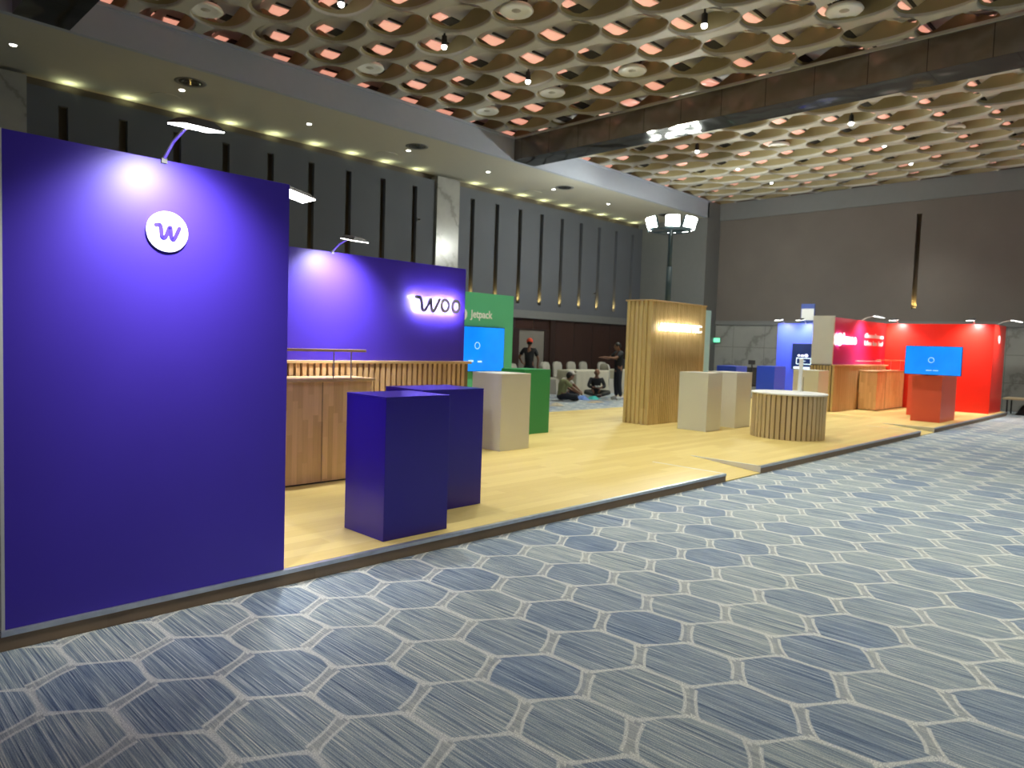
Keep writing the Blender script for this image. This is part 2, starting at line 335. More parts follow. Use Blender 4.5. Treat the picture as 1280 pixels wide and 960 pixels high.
def text_mesh(name, s_, x, y, z, h, mat, parent, face='-y', depth=0.004, width=None, offset=0.0):
    cu = bpy.data.curves.new('txt', 'FONT'); cu.body = s_; cu.size = 1; cu.extrude = 0.5; cu.offset = offset
    o = bpy.data.objects.new('txt', cu); C.objects.link(o); bpy.context.view_layer.update()
    me = bpy.data.meshes.new_from_object(o.evaluated_get(bpy.context.evaluated_depsgraph_get())); bpy.data.objects.remove(o)
    xs = [v.co.x for v in me.vertices]; ys = [v.co.y for v in me.vertices]; W = max(xs)-min(xs); H = max(ys)-min(ys)
    kx = (width/W) if width else h/H
    for v in me.vertices:
        a = (v.co.x-min(xs))*kx; b = (v.co.y-min(ys))*h/H; d = v.co.z*depth
        v.co = Vector((x+a, y-d, z+b)) if face == '-y' else Vector((x-d, y-a, z+b))
    me.materials.clear(); me.materials.append(mat); me.name = name
    ob = bpy.data.objects.new(name, me); C.objects.link(ob)
    if parent: ob.parent = parent; ob.matrix_parent_inverse = parent.matrix_world.inverted()
    return ob
def stroke_pts(pts, w, seg=6):
    """outline polygons (list) of a round-capped stroke: one quad per segment plus a disc per joint"""
    out = []
    for i in range(len(pts)-1):
        a, b = Vector(pts[i]), Vector(pts[i+1]); d = (b-a).normalized(); n = Vector((-d.y, d.x))*w
        out.append([tuple(a+n), tuple(a-n), tuple(b-n), tuple(b+n)])
    for p in pts: out.append([(p[0]+w*math.cos(2*PI*k/12), p[1]+w*math.sin(2*PI*k/12)) for k in range(12)])
    return out
def curve_pts(pts, n=6):
    out = []
    for i in range(len(pts)-1):
        p0 = Vector(pts[max(i-1, 0)]); p1 = Vector(pts[i]); p2 = Vector(pts[i+1]); p3 = Vector(pts[min(i+2, len(pts)-1)])
        for k in range(n):
            t_ = k/n; out.append(tuple(0.5*((2*p1)+(p2-p0)*t_+(2*p0-5*p1+4*p2-p3)*t_*t_+(-p0+3*p1-3*p2+p3)*t_**3)))
    out.append(tuple(pts[-1])); return out
P = 0.10        # platform height
TOP = 2.44      # booth wall top
# ================================================================== THE HALL
FZ, CZ = 6.5, 7.12
o = MB().box(-9, 29, -9, 17.2, -0.1, 0).build('floor', M['carpet']); struct(o)
X0W = -6.0
slits = [4.05+1.112*k for k in range(9)] + [15.22+1.077*k for k in range(9)]
def left_wall():
    mb = MB(); sw = 0.085
    for (a, b, ss) in ((3.41, 13.72, slits[:9]), (14.6, 24.5, slits[9:])):
        mb.box(a, b, 16.9, 17.02, 2.66, 2.88); mb.box(a, b, 16.9, 17.02, 6.0, 6.29)
        e = a
        for sx in ss: mb.box(e, sx-sw, 16.9, 17.02, 2.88, 6.0); e = sx+sw
        mb.box(e, b, 16.9, 17.02, 2.88, 6.0)
    mb.box(X0W, 2.4, 16.9, 17.02, 2.66, 6.29)
    mb.cur = 1; mb.box(X0W, 25.6, 17.16, 17.3, 0, CZ)
    mb.cur = 2; mb.box(X0W, 17.3, 16.95, 17.1, 0, 2.4); mb.box(19.1, 24.5, 16.95, 17.1, 0, 2.4); mb.box(17.3, 19.1, 16.95, 17.1, 2.05, 2.4)
    mb.cur = 3; mb.box(17.02, 17.3, 16.90, 17.1, 0, 2.4); mb.box(19.1, 19.38, 16.90, 17.1, 0, 2.4)
    return struct(mb.build('wall_left', [M['wall_fabric'], M['slit_back'], M['brown_wood'], M['dark_wood']]))
left_wall()
struct(MB().box(X0W, 24.5, 16.80, 17.02, 2.4, 2.66).build('trim_1', M['band']))
dr = struct(MB().box(17.55, 18.85, 16.97, 17.05, 0, 2.0).build('door_1', M['door']))
MB().box(17.3, 17.55, 16.93, 17.08, 0, 2.05).box(18.85, 19.1, 16.93, 17.08, 0, 2.05).box(17.55, 18.85, 16.93, 17.08, 2.0, 2.05).build('door_frame', M['dark_wood'], dr)
MB().box(17.62, 17.65, 16.92, 16.97, 0.9, 1.2).build('door_handle', M['steel'], dr)
mb = MB(); mb.box(2.4, 3.41, 16.82, 17.1, 0, 6.42); struct(mb.build('wall_pier', M['marble']))
mb = MB(); mb.box(13.72, 14.6, 16.82, 17.1, 0, 6.42); struct(mb.build('wall_pier', M['marble']))
struct(MB().box(24.5, 25.5, 14.0, 17.1, 0, CZ).build('wall_corner_column', M['band']))
# soffit and bulkheads
struct(MB().box(X0W, 25.5, 14.121, 17.16, FZ, FZ+0.12).build('ceiling_soffit', M['soffit']))
struct(MB().box(X0W, 24.6, 14.0, 14.12, FZ, CZ+0.02).box(X0W, 24.6, 13.96, 14.0, CZ-0.05, CZ+0.01).build('trim_2', M['fascia']))
for k, bx in enumerate((2.65, 14.07)):
    mb = MB(); mb.cur = 0; mb.box(bx, bx+0.8, -9, 14.0, FZ+0.004, CZ+0.02)
    mb.cur = 1; mb.box(bx-0.002, bx+0.802, -9, 14.0, FZ, FZ+0.004)
    struct(mb.build('ceiling_beam', [M['mirror'], M['mirror_dark']]))
    struct(MB().box(bx-0.05, bx, -9, 13.98, CZ-0.05, CZ).box(bx+0.8, bx+0.85, -9, 13.98, CZ-0.05, CZ).build('trim_%d' % (3+k), M['rim']))
# far wall
mb = MB(); mb.cur = 0
sy = 7.05
mb.box(25.5, 25.62, -9, sy-0.07, 2.66, FZ); mb.box(25.5, 25.62, sy+0.07, 14.0, 2.66, FZ); mb.box(25.5, 25.62, sy-0.07, sy+0.07, 2.66, 3.06); mb.box(25.5, 25.62, sy-0.07, sy+0.07, 6.09, FZ)
mb.cur = 1; mb.box(25.74, 25.9, -9, 14.0, 0, CZ+0.3)
mb.cur = 2; mb.box(25.52, 25.7, -9, 14.0, 0, 2.5)
struct(mb.build('wall_far', [M['wall_far'], M['slit_back'], M['marble_tile']]))
struct(MB().box(25.46, 25.62, -9, 14.0, 2.5, 2.66).build('trim_5', M['band']))
struct(MB().box(25.44, 25.62, -9, 14.0, FZ, CZ+0.02).build('trim_6', M['band']))
# ---- lattice ceiling: honeycomb of rounded cells
def lattice(name, mats, px, py, x0, y0, z, dx, dy, xr, yr, plate=0.0, kin=0.78, h1=0.36, thick=0.05, jitter=None):
    """continuous plate pierced by leaf-shaped cells; every cell keeps its own deep curved walls"""
    mb = MB(); N = 24
    hexb = []; inn = []
    vy = 2*py/3.0
    corners = [(0, -vy), (px/2, -vy/2), (px/2, vy/2), (0, vy), (-px/2, vy/2), (-px/2, -vy/2)]
    for i in range(6):
        a, b = corners[i], corners[(i+1) % 6]
        for k in range(4): t_ = k/4; hexb.append((a[0]+(b[0]-a[0])*t_, a[1]+(b[1]-a[1])*t_))
    for (x, y) in hexb:
        a = math.atan2(y/vy, x/(px/2)); c_, s_ = math.cos(a), math.sin(a)
        e = 2.35; r = (abs(c_)**e+abs(s_)**e)**(-1/e)
        inn.append((r*c_*px/2*kin, r*s_*vy*0.90*0.97))
    r0 = int((yr[0]-y0)/py)-1; r1 = int((yr[1]-y0)/py)+1
    for r in range(r0, r1+1):
        cy = y0+r*py+dy
        if cy < yr[0] or cy > yr[1]: continue
        off = (r % 2)*px/2
        c0 = int((xr[0]-x0)/px)-1; c1 = int((xr[1]-x0)/px)+1
        for q in range(c0, c1+1):
            cx = x0+q*px+off+dx
            if cx < xr[0] or cx > xr[1]: continue
            sk = 0.10
            loops = [[(cx+a, cy+b, z) for a, b in hexb],
                     [(cx+a*1.07, cy+b*1.04, z-0.0) for a, b in inn],
                     [(cx+a*1.02, cy+b*1.01, z+0.012) for a, b in inn],
                     [(cx+a, cy+b, z+thick) for a, b in inn],
                     [(cx+a*0.97, cy+b*0.97, z+thick+(h1-thick)*0.5*(0.12+0.88*(a/(px/2*kin))**6)) for a, b in inn],
                     [(cx+a*0.95, cy+b*0.95, z+thick+(h1-thick)*(0.12+0.88*(a/(px/2*kin))**6)) for a, b in inn]]
            vs_ = [p for L in loops for p in L]; n = N
            for li in range(len(loops)-1):
                mb.cur = 0 if li < 3 else 1
                base = len(mb.v)
                if li == 0: mb.v.extend(Vector(p) for p in vs_); b0 = base
                for k in range(n): mb.f.append([b0+li*n+k, b0+li*n+(k+1) % n, b0+(li+1)*n+(k+1) % n, b0+(li+1)*n+k]); mb.mi.append(mb.cur)
    me = bpy.data.meshes.new(name); me.from_pydata([tuple(v) for v in mb.v], [], mb.f)
    for q in mats: me.materials.append(q)
    for p_, i in zip(me.polygons, mb.mi): p_.material_index = i; p_.use_smooth = i == 1
    o = bpy.data.objects.new(name, me); C.objects.link(o); return struct(o)
BAYS = ((3.45, 14.07, -7.5, 13.9), (14.87, 25.45, -7.5, 13.9))
for (xa, xb, ya, yb) in BAYS:
    lattice('ceiling', [M['rim'], M['cellwall']], 1.125, 1.045, 9.45 if xa < 10 else 9.45+7*1.125, 9.75, CZ, 0, 0, (xa-0.3, xb+0.3), (ya, yb+0.4))
    lattice('ceiling', [M['rim'], M['rim']], 1.125, 1.045, 9.45+0.42 if xa < 10 else 9.45+0.42+7*1.125, 9.75+0.40, CZ+0.22, 0, 0, (xa-0.3, xb+0.3), (ya, yb+0.6), kin=0.90, h1=0.05, thick=0.03)
mb = MB(); mb.box(X0W, 25.7, -9, 17.2, CZ+0.361, CZ+0.45); struct(mb.build('ceiling_deck', M['reflector']))
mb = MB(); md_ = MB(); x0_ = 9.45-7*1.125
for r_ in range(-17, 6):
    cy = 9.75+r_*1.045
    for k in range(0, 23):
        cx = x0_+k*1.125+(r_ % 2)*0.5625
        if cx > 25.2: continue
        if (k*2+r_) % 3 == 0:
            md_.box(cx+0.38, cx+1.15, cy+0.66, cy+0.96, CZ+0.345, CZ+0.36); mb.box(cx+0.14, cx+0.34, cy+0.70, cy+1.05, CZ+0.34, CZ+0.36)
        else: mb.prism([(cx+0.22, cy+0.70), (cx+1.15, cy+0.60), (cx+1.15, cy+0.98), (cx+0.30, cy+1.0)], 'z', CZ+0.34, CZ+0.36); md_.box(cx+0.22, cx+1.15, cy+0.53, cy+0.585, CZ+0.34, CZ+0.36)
struct(mb.build('ceiling_pink_glow', M['pink'])); struct(md_.build('ceiling_dark_gap', M['plenum']))  # pink plates are no lamps: the void's pink light is put in as glow
# round diffusers and spot lamps in the lattice
diff_spots = [(5.33, 13.1), (8.77, 13.1), (8.91, 8.93), (12.3, 11.1), (12.38, 8.97), (12.44, 4.77), (12.26, 13.2), (20.49, 5.06), (19.4, 9.0), (5.3, 9.0), (8.9, 4.8)]
def diffuser():
    t_ = thing('ceiling_diffuser', (0, 0, 0), 'round white air diffuser set in an opening of the lattice ceiling', 'air vent', 'round air diffusers in the lattice ceiling')
    MB().lathe([(0.20, 0.0), (0.27, -0.03), (0.30, 0.0), (0.27, 0.05), (0.20, 0.04)], (0, 0, 0), 28).build('ring', M['logo_white'], t_, True)
    mb = MB(); mb.lathe([(0.02, -0.02), (0.08, 0.0), (0.08, 0.02)], (0, 0, 0), 16)
    for k in range(4):
        a = PI/4+k*PI/2; mb.tube([(0.07*math.cos(a), 0.07*math.sin(a), 0.01), (0.21*math.cos(a), 0.21*math.sin(a), 0.02)], 0.013, 6)
    mb.build('hub', M['rim'], t_); MB().lathe([(0.17, 0.06), (0.21, 0.30), (0.20, 0.42)], (0, 0, 0), 20).build('duct', M['plenum'], t_, True)
    return t_
d0 = diffuser()
for i, (x, y) in enumerate(diff_spots):
    o = d0 if i == 0 else copy_tree(d0); o.location = (x, y, CZ+0.10)
def spot_lamp():
    t_ = thing('ceiling_spotlight', (0, 0, 0), 'small glowing spotlight hanging inside a cell of the lattice ceiling', 'spotlight', 'small spotlights in the lattice ceiling')
    MB().lathe([(0.05, 0.02), (0.055, 0.10), (0.05, 0.2), (0.02, 0.22), (0.015, 0.5)], (0, 0, 0), 16).build('housing', M['black'], t_, True)
    MB().ell((0, 0, 0.0), (0.055, 0.055, 0.05)).build('bulb', M['lamp'], t_, True); return t_
s0 = spot_lamp(); first = True
for y in (10.9, 6.7, 2.5, -1.7):
    for x in (4.45, 6.7, 8.96, 11.3, 16.1, 18.31, 20.75, 23.1):
        o = s0 if first else copy_tree(s0); first = False; o.location = (x, y, CZ+0.02)
        light('SPOT', (x, y, CZ-0.12), (0, 0, -1), K_DOWN[y], (0.98, 1.0, 0.90), 0.05, cone=K_CONE[y], blend=1.0, name='spotlight_beam')
# soffit downlights and round speaker / sensor discs
def down_lamp():
    t_ = thing('soffit_downlight', (0, 0, 0), 'small round downlight glowing in the smooth soffit', 'downlight', 'round downlights along the soffit')
    MB().lathe([(0.05, 0.0), (0.075, -0.006), (0.09, 0.0)], (0, 0, 0), 20).build('bezel', M['soffit'], t_, True)
    MB().lathe([(0.052, -0.012), (0.052, -0.002)], (0, 0, 0), 20).build('lens', M['lampdim'], t_); return t_
s0 = down_lamp()
for k in range(9):
    o = s0 if k == 0 else copy_tree(s0); x = 0.05+2.895*k; 
    if k == 8: x = 23.15
    o.location = (x, 15.5, FZ)
    light('SPOT', (x, 15.5, FZ-0.03), (0, 0, -1), K_SOFFIT, (1, 0.93, 0.78), 0.04, cone=90, name='downlight_beam')
def disc(kind):
    if kind: 
        t_ = thing('soffit_vent', (0, 0, 0), 'dark-slotted round vent in the smooth soffit beside a downlight', 'air vent', 'slotted round vents along the soffit')
        MB().lathe([(0.22, 0.0), (0.27, -0.012), (0.30, 0.0)], (0, 0, 0), 28).build('ring', M['band'], t_, True)
        mb = MB()
        for r_ in (0.06, 0.12, 0.18): mb.lathe([(r_-0.02, -0.004), (r_, -0.012), (r_+0.02, -0.004)], (0, 0, 0), 24)
        mb.build('slot_rings', M['mirror_dark'], t_); MB().lathe([(0.22, -0.003), (0.22, 0.001)], (0, 0, 0), 24).build('core', M['plenum'], t_); return t_
    t_ = thing('soffit_speaker', (0, 0, 0), 'flat round grey speaker grille in the smooth soffit', 'speaker', 'flat round grilles along the soffit')
    MB().lathe([(0.26, -0.008), (0.28, 0.0)], (0, 0, 0), 28).build('grille', M['band'], t_); MB().lathe([(0.28, -0.012), (0.30, -0.012), (0.30, 0)], (0, 0, 0), 28).build('rim', M['soffit'], t_); return t_
for kind, pos in ((1, [(5.78, 14.9), (11.53, 15.0), (17.44, 15.05), (23.2, 15.0)]), (0, [(5.79, 16.25), (11.5, 16.3), (17.39, 16.4)])):
    s0 = disc(kind)
    for i, (x, y) in enumerate(pos): o = s0 if i == 0 else copy_tree(s0); o.location = (x, y, FZ)
# recessed uplights in the wall slits
def uplight(label, group):
    t_ = thing('wall_uplight', (0, 0, 0), label, 'wall light', group)
    MB().box(-0.07, 0.07, -0.045, 0.045, 0.0, 0.05).build('housing', M['slit_back'], t_)
    MB().box(-0.055, 0.055, -0.03, 0.03, 0.05, 0.056).build('lens', M['uplamp'], t_); return t_
s0 = uplight('warm uplight at the foot of a tall slot in the long left wall', 'uplights in the slots of the long left wall')
for i, sx in enumerate(slits):
    o = s0 if i == 0 else copy_tree(s0); o.location = (sx, 17.08, 2.88)
    light('SPOT', (sx, 17.035, 2.945), (0, 0.05, 1), K_SLIT, (1.0, 0.70, 0.22), 0.02, cone=150, blend=1.0, name='uplight_beam')
    light('SPOT', (sx+0.12, 16.97, 6.31), (0, -0.25, 1), K_COVE, (0.95, 1.0, 0.55), 0.03, cone=172, blend=1.0, name='cove_beam')
# wall slots need floors: close each recess at its foot
mb = MB()
for sx in slits: mb.box(sx-0.085, sx+0.085, 17.0, 17.16, 2.84, 2.879)
struct(mb.build('trim_7', M['slit_back']))
o = uplight('warm uplight at the foot of the single slot in the brown far wall', None); o.rotation_euler = (0, 0, PI/2); o.location = (25.68, sy, 3.06)
light('SPOT', (25.655, sy, 3.13), (0.05, 0, 1), K_SLIT*1.2, (1.0, 0.70, 0.22), 0.02, cone=150, blend=1.0, name='uplight_beam')
struct(MB().box(25.62, 25.74, sy-0.07, sy+0.07, 3.0, 3.059).build('trim_8', M['slit_back']))
for i, (x, z) in enumerate([(13.1, 5.05), (21.5, 3.5)]):
    t_ = thing('wall_camera', (x, 16.87, z), ['small round sensor on the left wall beside the marble pier', 'small round sensor low on the left wall among the lit slots'][i], 'sensor')
    MB().prism([(0.05*math.cos(2*PI*k/16), 0.05*math.sin(2*PI*k/16)) for k in range(16)], 'y', 0.03, 0.0).build('base', M['band'], t_).location = (0, 0, 0)
    MB().ell((0, -0.02, 0), (0.03, 0.035, 0.03)).build('lens', M['black'], t_, True)
    for ch in t_.children: ch.matrix_parent_inverse = Matrix(); 
# exit sign
t_ = thing('exit_sign', (25.38, 13.9, 1.84), 'small glowing green exit sign low on the far marble wall corner', 'exit sign')
MB().box(25.40, 25.46, 13.72, 14.0, 1.82, 2.0).build('casing', M['band'], t_); MB().box(25.385, 25.40, 13.73, 13.99, 1.83, 1.99).build('sign_panel', M['exit'], t_)
# ================================================================== THE BOOTH
PX0, PX1, PY0, PY1 = 0.70, 23.45, 4.0, 10.05
R = [(7.70, 8.60), (15.45, 16.40)]      # front ramps
RL = 1.0
plat = thing('booth_platform', (12, 7, 0), 'long raised wood-laminate platform with brown skirt and silver edge, standing on the blue carpet', 'platform')
mb = MB(); xs = [PX0, R[0][0], R[0][1], R[1][0], R[1][1], PX1]
for a, b in ((xs[0], xs[1]), (xs[2], xs[3]), (xs[4], xs[5])): mb.box(a, b, PY0+0.031, PY1, 0.005, P-0.001)
for a, b in R: mb.box(a, b, PY0+RL, PY1, 0.005, P-0.001)
mb.build('deck', M['deck'], plat)
for a, b in R:
    MB().prism([(PY0, 0.002), (PY0+RL-0.001, 0.002), (PY0+RL-0.001, P-0.001), (PY0, 0.012)], 'x', a+0.006, b-0.006).build('ramp', M['deck'], plat)
    for q in (a-0.025, b-0.004): MB().box(q, q+0.029, PY0+0.03, PY0+RL, P-0.012, P-0.0003).build('ramp_edge_trim', M['grey_white'], plat)
    MB().prism([(PY0, 0.014), (PY0+RL, P-0.003), (PY0, P-0.012)], 'x', b-0.005, b-0.001).build('ramp_side_panel', M['grey_white'], plat)
for a, b in ((xs[0], xs[1]), (xs[2], xs[3]), (xs[4], xs[5])):
    MB().box(a, b, PY0, PY0+0.018, 0.002, P-0.028).build('skirt', M['fascia_brown'], plat)
    MB().rbox(a-0.004, b+0.004, PY0-0.006, PY0+0.03, P-0.028, P-0.0005, 0.003).build('edge_trim', M['alu'], plat)
MB().box(PX0-0.015, PX0, PY0, PY1, 0.002, P-0.028).build('skirt', M['fascia_brown'], plat)

# ---- purple storage box, left end
T = 0.05
bx = thing('booth_wall_box', (1.4, 4.0, P), 'tall purple booth wall with a round white logo, nearest at the left', 'booth wall')
mb = MB(); mb.cur = 0; mb.rbox(0.715, 2.14, 4.01, 4.06, P, TOP, 0.003); mb.build('front_panel', M['purple'], bx)
MB().box(2.09, 2.14, 4.06, 6.75, P, TOP).build('inner_side_panel', M['purple'], bx)
MB().box(0.70, 0.714, 4.005, 10.0, P, TOP).build('outer_side_panel', M['white_panel'], bx)
MB().box(0.714, 2.14, 9.95, 10.0, P, TOP).build('back_panel', M['purple'], bx)
lg = MB().prism([(1.437+0.106*math.cos(2*PI*k/64), 2.066+0.106*math.sin(2*PI*k/64)) for k in range(64)], 'y', 4.010, 3.996).build('logo_disc', M['sticker_white'], bx)
Wc = curve_pts([(-0.058, 0.026), (-0.040, 0.028), (-0.033, 0.012), (-0.030, -0.022), (-0.020, -0.032), (-0.008, -0.022), (0.008, 0.018), (0.014, 0.020), (0.016, 0.004), (0.018, -0.024), (0.027, -0.034), (0.037, -0.026), (0.060, 0.022)], 4)
mb = MB()
for i_, pl in enumerate(stroke_pts([(1.437+a*1.0, 2.066+b*1.1+a*0.0) for a, b in Wc], 0.0105)): mb.prism(pl, 'y', 3.998, 3.993-0.00001*(i_ % 5))
mb.build('logo_letter', M['purple'], lg)
# ---- woo wall
def thick_wall(x0, x1, y0, y1, z0, z1, name, label, cat, mats, gap=0):
    t_ = thing(name, ((x0+x1)/2, y0, z0), label, cat); return t_
ww = thing('booth_wall', (4.05, 6.75, P), 'purple back wall of the first stand carrying the halo-lit woo letters', 'booth wall')
MB().rbox(2.14, 6.0, 6.75, 6.79, P, TOP, 0.003).build('front_panel', M['purple'], ww)
MB().box(2.14, 6.0, 6.79, 7.22, P, TOP).build('core', M['purple'], ww)
sg = thing('backlit_sign', (5.5, 6.75, 1.87), 'grey woo letters with white halo light on the purple back wall', 'sign')
def letter_strokes(name, strokes, w, y_face, ydepth, mat, halo, parent):
    mb = MB(); mh = MB()
    k_ = 0
    for st in strokes:
        for pl in stroke_pts(st, w): mb.prism(pl, 'y', y_face+ydepth, y_face-0.00002*(k_ % 7)); k_ += 1
        for pl in stroke_pts(st, w*0.55): mh.prism(pl, 'y', y_face+ydepth+0.004, y_face+ydepth+0.0005)
    l = mb.build(name, mat, parent); mh.build('halo_light', halo, l); return l
zl, zh = 1.885, 2.035; H_ = zh-zl
def WX(u, v): return (5.17+u, zl+v*H_)
wst = curve_pts([WX(0.0, 1.02), WX(0.055, 0.98), WX(0.075, 0.7), WX(0.085, 0.2), WX(0.115, 0.0), WX(0.15, 0.22), WX(0.195, 0.75), WX(0.21, 0.9), WX(0.215, 0.6), WX(0.228, 0.15), WX(0.255, 0.0), WX(0.29, 0.3), WX(0.345, 0.95)], 4)
letter_strokes('letter', [wst], 0.018, 6.66, 0.018, M['darkgrey'], M['halo'], sg)
for px_ in (5.26, 5.40): MB().tube([(px_, 6.68, 1.93), (px_, 6.752, 1.93)], 0.003, 6).build('standoff_pin', M['steel'], sg)
for cx in (5.605, 5.775):
    letter_strokes('letter', [[(cx+0.056*math.cos(2*PI*k/24), zl+H_*0.5+0.068*math.sin(2*PI*k/24)) for k in range(25)]], 0.018, 6.66, 0.018, M['darkgrey'], M['halo'], sg)
# ---- slatted wainscot in front of a wall
def slat_run(mb, x0, x1, yf, z0, z1, pitch=0.075, wd=0.045, dp=0.035, axis='x'):
    n = int((x1-x0)/pitch)
    for k in range(n):
        a = x0+pitch*k+0.01
        if axis == 'x': mb.box(a, a+wd, yf-dp, yf, z0, z1)
        else: mb.box(yf-dp, yf, a, a+wd, z0, z1)
wc = thing('slatted_cladding', (4, 6.7, P), 'oak slatted dado with a flat cap running below the purple woo wall', 'cladding')
mb = MB(); slat_run(mb, 2.15, 6.0, 6.71, P, 1.26); mb.build('slats', M['slat'], wc)
MB().box(2.15, 6.04, 6.71, 6.748, P, 1.26).build('backing', M['slat_back'], wc)
MB().rbox(2.15, 6.06, 6.66, 6.748, 1.26, 1.29, 0.004).build('cap_rail', M['woodtop'], wc)
def cabinet(x0, x1, label, side):
    t_ = thing('storage_counter', ((x0+x1)/2, 6.2, P), label, 'counter')
    MB().rbox(x0, x1-0.02, 6.20, 6.64, P+0.015, 1.10, 0.003).build('body', M['block'], t_)
    MB().box(x0+0.02, x1-0.04, 6.215, 6.64, P, P+0.015).build('plinth', M['black'], t_)
    MB().rbox(x0-0.01, x1, 6.17, 6.645, 1.10, 1.13, 0.004).build('top', M['woodtop'], t_)
    mb = MB(); seam = x0+(x1-x0)*0.72 if side < 0 else x0+(x1-x0)*0.3
    mb.box(seam-0.002, seam+0.002, 6.196, 6.205, P+0.02, 1.095); mb.build('door_gap', M['slat_back'], t_)
    return t_
cabinet(2.16, 4.28, 'butcher-block counter below the woo wall, behind the purple pedestals', -1)
def rail(x0, x1, posts, label):
    t_ = thing('rail_shelf', ((x0+x1)/2, 6.3, 1.13), label, 'shelf')
    MB().rbox(x0, x1, 6.18, 6.30, 1.395, 1.42, 0.004).build('shelf_board', M['woodtop'], t_)
    for px in posts: MB().tube([(px, 6.24, 1.13), (px, 6.24, 1.40)], 0.006, 8).build('post', M['steel'], t_)
rail(2.2, 4.17, (2.4, 3.83, 4.03), 'narrow wooden shelf on thin steel posts above the butcher-block counter')
# ---- pedestals
def pedestal(x0, x1, y0, y1, mat, label, z1=1.13, col_top=None):
    t_ = thing('display_pedestal', ((x0+x1)/2, (y0+y1)/2, P), label, 'pedestal')
    MB().rbox(x0, x1, y0, y1, P, z1-0.012, 0.003).build('body', mat, t_)
    MB().rbox(x0-0.001, x1+0.001, y0-0.001, y1+0.001, z1-0.0118, z1, 0.003).build('top', col_top or mat, t_)
    return t_
pedestal(2.96, 3.55, 4.13, 4.63, M['pedestal_purple'], 'nearer purple pedestal, at the platform edge in front of the counter')
pedestal(3.66, 4.34, 4.60, 5.12, M['pedestal_purple'], 'farther purple pedestal, half hidden behind the nearer one')
pedestal(6.62, 7.18, 6.68, 7.25, M['grey_white'], 'white pedestal just right of the woo stand, in front of the green one')
pedestal(8.13, 8.74, 7.70, 8.22, M['green_ped'], 'green pedestal behind a white one')
pedestal(11.28, 11.78, 6.28, 6.85, M['grey_white'], 'white pedestal nearest the slatted tower')
pedestal(12.33, 12.93, 6.28, 6.88, M['grey_white'], 'white pedestal between the slatted tower and the round counter')
pedestal(17.0, 17.62, 6.62, 7.22, M['grey_white'], 'white pedestal behind the round counter with a pinkish lit side')
pedestal(19.2, 19.9, 8.68, 9.2, M['blue_ped'], 'blue pedestal left of the dark screen on the blue wall')
pedestal(17.3, 17.9, 8.85, 9.40, M['blue_ped'], 'blue pedestal showing only its top over the white pedestals')
pedestal(17.75, 18.98, 4.24, 4.83, M['red_ped'], 'red pedestal near the platform edge, below the blue screen')
pedestal(19.35, 20.3, 4.75, 5.36, M['red_ped'], 'second red pedestal tucked behind the edge one')
# ---- jetpack stand
gw = thing('booth_wall', (8.7, 9.75, P), 'green booth wall with white Jetpack lettering', 'booth wall')
MB().rbox(6.9, 9.92, 9.75, 9.81, P, TOP, 0.003).build('panel', M['green'], gw)
lg = MB().prism([(8.60+0.12*math.cos(2*PI*k/40), 2.03+0.12*math.sin(2*PI*k/40)) for k in range(40)], 'y', 9.75, 9.744).build('logo_disc', M['sticker_white'], gw)
MB().prism([(8.59, 2.05), (8.53, 2.01), (8.59, 2.13)], 'y', 9.744, 9.742).prism([(8.61, 2.01), (8.67, 2.05), (8.61, 1.93)], 'y', 9.744, 9.742).build('logo_bolt', M['green'], lg)
text_mesh('lettering', 'Jetpack', 8.80, 9.748, 1.93, 0.19, M['sticker_white'], gw, width=0.56, offset=0.02)
def tv(name, label, x0, x1, y0, y1, z0, z1, face, mat, parent_ui=None):
    t_ = thing(name, ((x0+x1)/2, (y0+y1)/2, z0), label, 'screen')
    MB().rbox(x0, x1, y0, y1, z0, z1, 0.006).build('casing', M['black'], t_)
    b = 0.012
    if face == '-y': MB().box(x0+b, x1-b, y0-0.003, y0, z0+b, z1-b).build('display', mat, t_)
    else: MB().box(x0-0.003, x0, y0+b, y1-b, z0+b, z1-b).build('display', mat, t_)
    return t_
tj = tv('wall_screen', 'bright blue screen mounted on the green wall', 8.20, 9.63, 9.68, 9.72, 0.99, 1.82, '-y', M['screen'])
mb = MB()
for k in range(24): a = 2*PI*k/24; b_ = 2*PI*(k+1)/24; mb.prism([(8.93+r_*math.cos(q), 1.47+r_*math.sin(q)) for r_, q in ((0.055, a), (0.065, a), (0.065, b_), (0.055, b_))], 'y', 9.677, 9.674)
mb.box(8.72, 8.84, 9.674, 9.677, 1.17, 1.20).box(8.95, 9.05, 9.674, 9.677, 1.16, 1.19).build('screen_graphic', M['ui_light'], tj)
MB().box(8.6, 9.2, 9.72, 9.75, 1.2, 1.6).build('wall_bracket', M['black'], tj)
# ---- slatted tower
tw = thing('slatted_tower', (12.2, 7.7, P), 'tall vertical-slatted timber tower in the middle of the platform', 'tower')
tx0, tx1, ty0, ty1 = 11.20, 13.16, 7.44, 8.02
mb = MB(); n = 30; pt = (tx1-tx0)/n
for k in range(n): mb.box(tx0+pt*k+0.006, tx0+pt*k+0.046, ty0, ty0+0.03, P, 2.40)
mb.build('front_slats', M['slat_y'], tw)
mb = MB(); n = 6; pt = (ty1-ty0)/n
for k in range(n): mb.box(tx0, tx0+0.05, ty0+pt*k+0.012, ty0+pt*k+0.064, P, 2.40)
mb.build('side_slats', M['slat_y'], tw)
mb = MB()
for k in range(n): mb.box(tx1-0.03, tx1, ty0+pt*k+0.012, ty0+pt*k+0.064, P, 2.40)
mb.build('side_slats', M['slat_y'], tw)
MB().box(tx0+0.035, tx1-0.031, ty0+0.031, ty1, P, 2.40).build('core', M['slat_y'], tw)
MB().rbox(tx0-0.01, tx1+0.01, ty0-0.01, ty1+0.01, 2.40, 2.425, 0.004).build('cap', M['woodtop'], tw)
